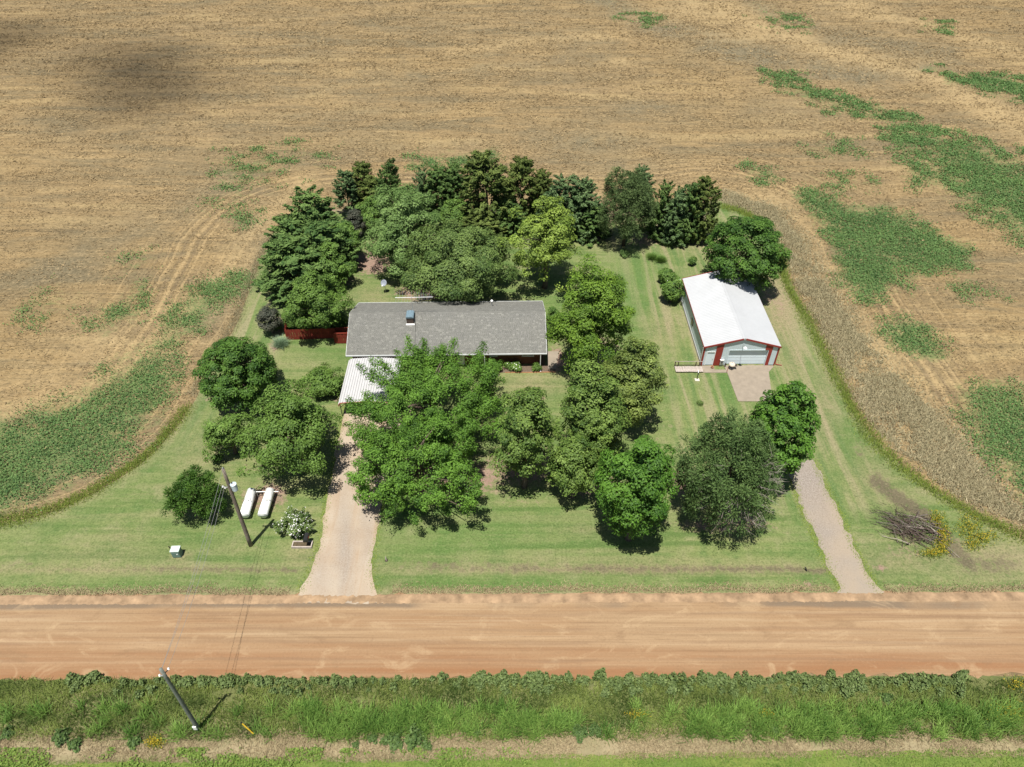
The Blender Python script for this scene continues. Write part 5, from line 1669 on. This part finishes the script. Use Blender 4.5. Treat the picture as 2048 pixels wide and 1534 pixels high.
X, Y, cl = field_weeds()
K = np.repeat(np.arange(len(X)), 3)
K = np.repeat(K, 3)
if len(K) > 120000: K = rng.choice(K, 120000, replace=False)
n = len(K)
P = np.stack([X[K] + rng.normal(0, .5, n), Y[K] + rng.normal(0, .5, n), rng.uniform(.03, .24, n)], 1)
N = nz(np.array([0, 0, 1.0]) + .55 * rng.normal(size=(n, 3)))
sz = rng.uniform(.05, .13, n) * (1 + np.clip((Y[K] - 70) / 110, 0, 1.0))
Vw, Fw = diamonds(P, N, sz, .7, None, .1)
colw = np.clip(.5 + (cl[K] - .5) * 1.2 + rng.normal(0, .25, n), 0, 1)
tag(link('field_weeds', np_mesh('field_weeds', Vw, Fw, {'col': (colw, 'FACE')}), GM['weed']), 'green weeds growing in patches through the straw stubble', 'weeds', None, 'stuff')

# loose straw and stubble relief on the field
def straw_tufts():
    n = 700000
    u = rng.random(n) ** .9
    Y = 36 + u * 265
    X = rng.uniform(-1, 1, n) * (36 + Y * .80)
    V = np.stack([X, Y, np.zeros(n)], 1)
    px, py = project(V)
    ok = (px > -20) & (px < 2070) & (py > -10)
    X, Y = X[ok], Y[ok]
    ok = ~inpoly(np.array(lawn_poly), X, Y) & (Y > 36)
    X, Y = X[ok], Y[ok]
    rowp = fbm(X * .09, Y * .55, 4) * .5 + .5 * fbm(X * .4, Y * .5, 4)
    k = rng.random(len(X)) < np.clip((rowp - .36) * 3.5, .12, .95)
    return X[k], Y[k], rowp[k]


X, Y, rw = straw_tufts()
n = len(X)
if n > 230000:
    k = rng.choice(n, 230000, replace=False); X, Y, rw = X[k], Y[k], rw[k]; n = len(X)
far = 1 + np.clip((Y - 70) / 110, 0, 1.1)
P = np.stack([X, Y, rng.uniform(.02, .11, n) * far], 1)
T = np.stack([np.ones(n), .30 * rng.normal(size=n), .25 * rng.normal(size=n)], 1)
ra_ = rng.random(n) < .45
T[ra_] = rng.normal(size=(ra_.sum(), 3)) * np.array([1, 1, .5])
N = nz(np.array([0, -.25, .9]) + .6 * rng.normal(size=(n, 3)))
Vs, Fs = diamonds(P, N, rng.uniform(.09, .24, n) * far, .20, T)
tag(link('straw', np_mesh('straw', Vs, Fs, {'col': (np.clip(rng.normal(.55, .32, n), 0, 1), 'FACE')}), leafmat('loose_straw', (.090, .066, .036), (.385, .285, .150), .2, .8, .1)), 'loose straw and short stubble lying over the harvested field', 'straw', None, 'stuff')

# strip of standing grey straw outside the right lawn edge
STRIP = [(1428, 398), (1500, 428), (1562, 478), (1580, 545), (1618, 622), (1676, 735), (1735, 842), (1815, 925), (1900, 985), (2000, 1035), (2160, 1085), (2160, 1070), (2060, 1035), (2015, 1000), (1955, 930), (1870, 830), (1790, 750), (1715, 660), (1640, 560), (1600, 480), (1545, 418), (1450, 380)]
P = scatter_px(STRIP, 70000)
P[:, 0] += rng.normal(0, .3, len(P)) + np.abs(rng.normal(0, 1.6, len(P))) * (rng.random(len(P)) < .45)
P[:, 1] += rng.normal(0, .3, len(P)) + np.abs(rng.normal(0, .6, len(P))) * (rng.random(len(P)) < .35)
P = P[rng.random(len(P)) < np.clip(fbm(P[:, 0] * .35, P[:, 1] * .35, 4) * 3.2 - .7, .15, 1)]
n = len(P)
blades(P, rng.uniform(.12, .42, n), rng.uniform(.025, .05, n), np.full(n, 1.1), np.clip(rng.normal(.5, .26, n), 0, 1), 'standing_straw', GM['straw'], 'strip of standing grey straw curving along the right lawn edge', 'straw')
# green weedy fringe between lawn and field, right and left
def fringe(line, wid, n, hmin, hmax, m, name, label, lean=.6):
    L = smooth_line(W(line), .4)
    L = np.array(L)
    i = rng.integers(0, len(L) - 1, n)
    p = L[i] + (L[i + 1] - L[i]) * rng.random((n, 1)) + rng.normal(0, wid, (n, 2)) * (.4 + fbm(L[i][:, 0] * .2, L[i][:, 1] * .2, 3))[:, None]
    P = np.concatenate([p, np.zeros((n, 1))], 1)
    blades(P, rng.uniform(hmin, hmax, n), rng.uniform(.015, .035, n), np.full(n, lean), np.clip(rng.normal(.5, .25, n), 0, 1), name, m, label, 'grass')


fringe([(1555, 500), (1575, 570), (1615, 640), (1660, 728), (1712, 830), (1770, 905), (1850, 970), (1950, 1030), (2060, 1080)], .50, 17000, .12, .45, GM['edge'], 'fringe_grass', 'green grass fringe between the right lawn and the grey straw')
fringe([(1440, 412), (1490, 426), (1530, 452)], .5, 2500, .2, .5, GM['edge'], 'fringe_grass', 'yellow green grass patch behind the round dark tree')
fringe([(-60, 1058), (0, 1044), (100, 1020), (190, 978), (290, 912), (345, 852), (375, 815)], .55, 12000, .08, .30, GM['edge'], 'fringe_grass', 'yellow green grass fringe along the left lawn edge')
fringe([(385, 790), (430, 705), (465, 650), (490, 590), (515, 525), (540, 475)], .45, 8000, .08, .35, GM['straw'], 'fringe_straw', 'dry weed fringe along the upper left lawn edge')

# yellow wildflower patches
def flowers(lst, n, label):
    P = []
    for cx, cy, rx, ry, m_ in lst:
        k = int(n * m_)
        a_ = rng.normal(size=(k, 2)) * .5
        for u, v in a_:
            p = G(cx + u * rx, cy + v * ry); P.append((p.x, p.y, rng.uniform(.1, .55)))
    P = np.array(P); k = len(P)
    V_, F_ = diamonds(P, nz(np.array([0, 0, 1.0]) + .6 * rng.normal(size=(k, 3))), rng.uniform(.025, .06, k), .8)
    tag(link('wildflowers', np_mesh('wildflowers', V_, F_, {'col': (rng.random(k), 'FACE')}), GM['yel']), label, 'wildflowers', None, 'stuff')
    i = rng.choice(k, k, replace=True)
    Pg = P[i].copy(); Pg[:, 2] = 0; Pg[:, :2] += rng.normal(0, .12, (k, 2))
    blades(Pg, rng.uniform(.2, .55, k), rng.uniform(.02, .04, k), np.full(k, .6), np.clip(rng.normal(.4, .2, k), 0, 1), 'flower_stems', GM['edge'], label.replace('blooms', 'stems and leaves'), 'wildflowers')


flowers([(1885, 1075, 16, 30, 1), (1872, 1040, 14, 18, .5), (1862, 1108, 26, 8, .45), (1878, 1100, 16, 14, .4)], 430, 'yellow blooms curving round the right side of the brush pile')
flowers([(1935, 1055, 26, 22, 1), (1965, 1075, 36, 14, .7), (1945, 1090, 20, 14, .5)], 330, 'yellow blooms on the rough ground at the right edge of the yard')
flowers([(312, 1486, 20, 10, 1)], 260, 'yellow blooms in the weeds below the grey green pole')
flowers([(1530, 1430, 14, 8, .6), (1275, 1432, 22, 8, .5), (2020, 1425, 40, 22, 1.4), (2030, 1370, 24, 14, .5)], 260, 'yellow blooms dotted through the roadside weeds on the right')

# ragged grass at mown edges of drives and road
LE = []
for line, wid in ((DL, .12), (DR, .12), (GL, .16), (GR, .16)):
    L = np.array(smooth_line(W(line), .3)); i = rng.integers(0, len(L) - 1, 2600)
    LE.append(np.concatenate([L[i] + rng.normal(0, wid, (len(i), 2)), np.zeros((len(i), 1))], 1))
P = np.concatenate(LE); P = P[P[:, 1] > ROADN + .3]; P[:, :2] += rng.normal(0, .22, (len(P), 2)) * fbm(P[:, 0], P[:, 1], 3)[:, None] * 2; n = len(P)
blades(P, rng.uniform(.03, .10, n), rng.uniform(.02, .05, n), np.full(n, 1.2), np.clip(rng.normal(.55, .25, n), 0, 1), 'edge_grass', GM['edge'], 'ragged grass along both driveway edges', 'grass')
X = rng.uniform(-75, 75, 20000); Y = ROADN + .0042 * X + .05 + .9 * (fbm(X * .35, X * 0 + 3.3, 4) - .4) + np.abs(rng.normal(0, .40, 20000))
dx = np.abs(X + 15.4) < 4.6; dx |= np.abs(X - 31.2) < 2.4
P = np.stack([X, Y, np.zeros(len(X))], 1)[~dx]; n = len(P)
blades(P, rng.uniform(.06, .22, n), rng.uniform(.02, .04, n), np.full(n, .9), np.clip(rng.normal(.55, .25, n), 0, 1), 'dry_grass', GM['dryv'], 'straw coloured grass edging the north side of the dirt road', 'grass')

# ---- the weedy verge south of the road
def vpts(n, y0, y1, xr=(-42, 44)):
    return np.stack([rng.uniform(*xr, n), rng.uniform(y0, y1, n), np.zeros(n)], 1)


P = vpts(64000, 22.1, 26.9)
P = P[rng.random(len(P)) < np.clip(fbm(P[:, 0] * .35, P[:, 1] * .6, 4) * 3 - .45, .2, 1) * np.clip((P[:, 1] - 21.9 - 1.1 * (fbm(P[:, 0] * .5, P[:, 1] * .2, 3) - .3)) / .5, 0, 1)]
n = len(P)
blades(P, rng.uniform(.20, .60, n), rng.uniform(.014, .032, n), np.full(n, .7), np.clip(fbm(P[:, 0] * .45, P[:, 1] * .8, 4) * 2.2 - .6 + rng.normal(0, .22, n), 0, 1), 'verge_grass', GM['green'], 'rough green grass of the roadside verge', 'grass')
# tall light grass in clumps
cen = vpts(640, 22.5, 24.7)
cen = cen[rng.random(len(cen)) < np.clip(fbm(cen[:, 0] * .10 + 3, cen[:, 1] * .3, 3) * 4 - 1.4, .08, 1)]
K = np.repeat(np.arange(len(cen)), 62)
P = cen[K] + np.concatenate([rng.normal(0, .22, (len(K), 2)), np.zeros((len(K), 1))], 1)
n = len(P)
cc = rng.normal(.5, .28, len(cen))[K]
blades(P, rng.uniform(.5, 1.15, n), rng.uniform(.016, .034, n), np.full(n, .75), np.clip(cc + rng.normal(0, .2, n), 0, 1), 'tall_grass', GM['tall'], 'tall light green bladed grass in the roadside verge', 'grass')
# dead grass band
P = vpts(44000, 20.8, 23.0)
P[:, 1] += .006 * P[:, 0]
P = P[rng.random(len(P)) < np.clip(fbm(P[:, 0] * .3 + 9, P[:, 1] * .6, 4) * 3.2 - .8, .12, 1)]
n = len(P)
blades(P, rng.uniform(.10, .35, n), rng.uniform(.012, .028, n), np.full(n, 1.0), np.clip(rng.normal(.55, .25, n), 0, 1), 'dead_grass', GM['dryv'], 'band of dead straw coloured grass at the foot of the verge', 'grass')
# pasture
P = vpts(52000, 18.8, 22.4)
P = P[(P[:, 1] < 20.95 + .012 * P[:, 0] + 1.2 * (fbm(P[:, 0] * .3, P[:, 1] * .4, 3) - .4)) & (rng.random(len(P)) < np.clip(fbm(P[:, 0] * .6, P[:, 1] * .9, 4) * 3 - .7, .15, 1))]
n = len(P)
blades(P, rng.uniform(.08, .24, n), rng.uniform(.014, .032, n), np.full(n, .9), np.clip(fbm(P[:, 0] * .3, P[:, 1] * .3, 3) + rng.normal(0, .22, n), 0, 1), 'pasture_grass', GM['past'], 'bright green grass of the near pasture', 'grass')


P = vpts(26000, 19.3, 21.6, (-40, 6))
P = P[(rng.random(len(P)) < np.clip(fbm(P[:, 0] * .45 + 30, P[:, 1] * .7, 4) * 5 - 2.0, 0, 1) * np.clip((2 - P[:, 0]) / 8, 0, 1))]
n = len(P)
P[:, 2] = rng.uniform(.04, .28, n)
V_, F_ = diamonds(P, nz(np.array([0, 0, 1.0]) + .55 * rng.normal(size=(n, 3))), rng.uniform(.05, .10, n), .75, None, .1)
tag(link('leafy_weeds', np_mesh('leafy_weeds', V_, F_, {'col': (np.clip(rng.normal(.55, .25, n), 0, 1), 'FACE')}), GM['past']), 'low leafy green weeds at the lower left corner', 'weeds', None, 'stuff')


# wild sunflowers along the road: individual plants from five shared meshes
def plant_mesh(r, h, nl, leaf, name):
    u = rng.random(nl)
    an = rng.random(nl) * 2 * math.pi
    rr = r * np.sqrt(rng.random(nl)) * (1 - .25 * u)
    lb = 1 + .28 * np.cos(3 * an + rng.uniform(0, 6)) + .22 * np.cos(5 * an + rng.uniform(0, 6))
    rr = rr * lb
    hb = h * (.75 + .35 * np.cos(an * 2 + rng.uniform(0, 6)) * rr / r)
    P = np.stack([np.cos(an) * rr, np.sin(an) * rr, .10 + hb * u * (1 - .5 * np.clip(rr / r, 0, 1.2) ** 2)], 1)
    N = nz(np.stack([np.cos(an) * .5, np.sin(an) * .5, np.full(nl, .9)], 1) + .35 * rng.normal(size=(nl, 3)))
    V_, F_ = diamonds(P, N, leaf * rng.uniform(.6, 1.3, nl), .78, None, .15)
    return np_mesh(name, V_, F_, {'col': (np.clip(rng.normal(.5, .25, nl), 0, 1), 'FACE')})


def stem_mesh(r, h, k):
    mb = MB()
    for i in range(k):
        an = rng.random() * 6.28; q_ = r * .6 * rng.random()
        mb.tube([(q_ * .2 * math.cos(an), q_ * .2 * math.sin(an), 0), (q_ * math.cos(an), q_ * math.sin(an), h * .9)], [.014, .006], 4, False)
    return mb.mesh('stem')


protos = []
for r, h in ((.34, .95), (.42, 1.15), (.28, .8), (.5, 1.0), (.38, 1.3)):
    protos.append((plant_mesh(r, h, int(150 * (r / .38) ** 2), .105, 'foliage'), stem_mesh(r, h, 5)))
    protos[-1][0].materials.append(GM['sun']); protos[-1][1].materials.append(M['bark'])


def put_plant(name, cat, label, group, loc, pr, s):
    t = thing(name, label, cat, loc, rng.uniform(0, 6.28), group)
    t.scale = (s, s, s * rng.uniform(.85, 1.15))
    link('foliage', pr[0], None, t); link('stem', pr[1], None, t)
    return t


x = -36.0
while x < 36.5:
    dens_ = float(fbm(np.array([x * .35 + 4]), np.array([1.5]), 3)[0])
    if x > -36.0: x += rng.uniform(.42, .85) * (1.9 if dens_ < .40 and x < 10 else 1)
    else: x += .3
    yb = RS + .0028 * x - .35 + rng.normal(0, .14)
    put_plant('wild_sunflower', 'weed', 'dark green broad leaved wild sunflower in the row along the road', 'wild sunflowers along the road edge', (x, yb, 0), protos[rng.integers(5)], rng.uniform(.75, 1.2))
    if rng.random() < (.35 if x < 8 else .7):
        put_plant('wild_sunflower', 'weed', 'dark green broad leaved wild sunflower in the row along the road', 'wild sunflowers along the road edge', (x + rng.uniform(-.3, .3), yb - rng.uniform(.4, 1.0), 0), protos[rng.integers(5)], rng.uniform(.7, 1.2))

bushp = []
for r, h, k in ((.55, .75, 420), (.45, .6, 300), (.7, .8, 620)):
    bushp.append((plant_mesh(r, h, k, .085, 'foliage'), stem_mesh(r, h, 6)))
    bushp[-1][0].materials.append(GM['bush']); bushp[-1][1].materials.append(M['bark'])
for px_, py_, k, s, lab in [(788, 1484, 2, 1.0, 'left one of the two large dark weed bushes below the verge'), (832, 1480, 2, 1.1, 'right one of the two large dark weed bushes below the verge'), (856, 1496, 1, .7, 'small dark bush hanging on the right side of the two large weed bushes'),
                            (746, 1480, 1, .75, 'lone dark weed bush left of the two large weed bushes'), (712, 1492, 1, .55, 'little dark weed bush at the edge of the dead grass'),
                            (125, 1478, 0, 1.0, 'dark weed bush on the left in the verge'), (152, 1492, 1, 1.0, 'lower of the dark weed bushes on the left in the verge'), (270, 1488, 1, 1.0, 'dark weed bush left of the yellow blooms below the pole'), (18, 1470, 0, .8, 'dark weed bush at the far left picture edge of the verge'),
                            (1160, 1470, 0, .95, 'dark green weed bush standing in the middle of the verge'), (1190, 1464, 0, .8, 'smaller dark bush touching the middle weed bush'), (1548, 1464, 1, .75, 'compact round weed bush in the dead grass on the right'), (1772, 1400, 1, .9, 'rounded green bush under the roadside sunflowers on the right'),
                            (1975, 1455, 0, .7, 'dark weed bush near the right picture edge of the verge'), (955, 1470, 1, .6, 'pale small bush among the tall grass of the verge')]:
    q = G(px_, py_ - 2); s *= 1.15
    put_plant('weed_bush', 'weed', lab, 'dark weed bushes in the verge', (q.x, q.y, 0), bushp[k], s)

# ------------------------------------------------------------------ clumps of ornamental grass on the lawn
def grass_clump(px_, r, h, n, lm, label, name='grass_clump'):
    q = G(*px_)
    a_ = rng.random(n) * 6.28; rr = r * np.sqrt(rng.random(n)) * .55
    P = np.stack([np.cos(a_) * rr, np.sin(a_) * rr, np.zeros(n)], 1)
    root = thing(name, label, 'grass clump', q, 0)
    blades(P, h * rng.uniform(.6, 1.1, n), rng.uniform(.016, .032, n), np.full(n, 1.0), np.clip(rng.normal(.5, .25, n), 0, 1), 'blade', LM[lm], None, None, None, root)


grass_clump((1334, 488), .95, 1.0, 900, 'bright', 'round green grass clump behind the shed, the farther of two')
grass_clump((1305, 517), .75, .9, 700, 'bright', 'left half of the nearer pair of green grass clumps behind the shed')
grass_clump((1321, 522), .75, .9, 700, 'bright', 'right half of the nearer pair of green grass clumps behind the shed')
grass_clump((562, 690), .85, 1.1, 700, 'bluegrass', 'pale fountain grass below the left end of the red fence')
grass_clump((585, 597), .55, 1.2, 300, 'bluegrass', 'pale spiky yucca beside the tree behind the red fence', 'yucca')
grass_clump((999, 484), .7, .7, 400, 'bright', 'small green grass clump right of the wide elm')

# ------------------------------------------------------------------ brush pile
q = G(1832, 1062)
bp = thing('brush_pile', 'heap of cut grey branches and twigs on the right lawn', 'brush pile', q)
gm = [simple('grey_branch', (.12, .10, .085), .9, 0, .25, 4), simple('brown_branch', (.075, .052, .042), .9, 0, .25, 4), simple('pale_branch', (.28, .24, .195), .9, 0, .2, 4)]
for i in range(95):
    u = float(np.clip(rng.normal(0, .85), -1.4, 1.4)); v = float(np.clip(rng.normal(0, .6), -1.1, 1.1))
    bx, by = u * 1.55 - .3, v * 1.5 + .1 - .25 * u
    an = math.radians(145) + rng.normal(0, .45) if rng.random() < .75 else rng.random() * 6.28
    L = rng.uniform(1.0, 3.0)
    z0 = rng.uniform(.05, .5) * math.exp(-(bx * bx + by * by) / 4)
    d_ = Vector((math.cos(an), math.sin(an), rng.normal(0, .10)))
    a0 = Vector((bx, by, z0 + .1)) - d_ * L / 2; a0.z = max(a0.z, .03)
    mid = Vector((bx, by, z0 + .15 + rng.uniform(0, .25)))
    e0 = Vector((bx, by, z0 + .1)) + d_ * L / 2; e0.z = max(e0.z, .06)
    r = rng.uniform(.016, .05)
    mb = MB(); mb.tube([a0, mid, e0], [r, r * .75, r * .25], 6)
    for k in range(rng.integers(2, 6)):
        f = rng.uniform(.4, 1); p = mid.lerp(e0, f)
        mb.tube([p, p + d_ * rng.uniform(.2, .6) + Vector(rng.normal(0, .2, 3))], [r * .4, r * .12], 4, False)
    mb.build('branch', gm[rng.choice(3, p=[.38, .52, .10])], bp)
mb = MB()
for i in range(760):
    c_ = Vector((rng.normal(-.5, 1.45), rng.normal(.05, 1.15), 0)); c_.y -= c_.x * .25; c_.z = rng.uniform(.02, .5) * math.exp(-(c_.x ** 2 + c_.y ** 2) / 5)
    an = math.radians(145) + rng.normal(0, .5)
    d_ = Vector((math.cos(an), math.sin(an), rng.normal(0, .25))) * rng.uniform(.25, .8)
    mb.tube([c_, c_ + d_], [.012, .005], 3, False)
mb.build('twigs', gm[1], bp)['kind'] = 'stuff'
Pq = np.stack([rng.normal(.2, .8, 420), rng.normal(0, .6, 420), rng.uniform(.05, .45, 420)], 1)
Vq, Fq = diamonds(Pq, nz(np.array([0, 0, 1.]) + .6 * rng.normal(size=Pq.shape)), rng.uniform(.05, .10, 420), .6)
link('green_leaves', np_mesh('green_leaves', Vq, Fq, {'col': (rng.random(420), 'FACE')}), LM['elm'], bp)['kind'] = 'stuff'

# ------------------------------------------------------------------ two small clouds high up, whose shade falls on the far field
def cloud(px_, py_, rx, ry, seed):
    q = G(px_, py_)
    Hc = 3000.0
    t_ = Hc / SUNV.z
    c_ = q + SUNV * t_
    r_ = np.random.default_rng(seed)
    import bmesh
    bm = bmesh.new()
    for i in range(14):
        u, v = r_.normal(0, .42, 2)
        s = r_.uniform(.35, .6)
        mat_ = Matrix.Translation((u * rx, v * ry, r_.uniform(-2, 3))) @ Matrix.Diagonal((rx * s, ry * s, 5 * s, 1))
        bmesh.ops.create_icosphere(bm, subdivisions=2, radius=1, matrix=mat_)
    me = bpy.data.meshes.new('cloud'); bm.to_mesh(me); bm.free()
    o = link('cloud', me, M['cloud']); o.location = c_
    o['kind'] = 'structure'
    return o


t = NT('cloud_wisp')
p_ = t.n('BsdfTranslucent'); p_.inputs[0].default_value = (.9, .9, .9, 1)
tr_ = t.n('BsdfTransparent')
mx_ = t.n('MixShader', None, i0=.055); t.t.links.new(tr_.outputs[0], mx_.inputs[1]); t.t.links.new(p_.outputs[0], mx_.inputs[2])
t.t.links.new(mx_.outputs[0], t.out.inputs[0])
M['cloud'] = t.m
cloud(270, 125, 20, 16, 3)
cloud(315, 185, 15, 14, 9)
cloud(-20, 85, 14, 22, 5)
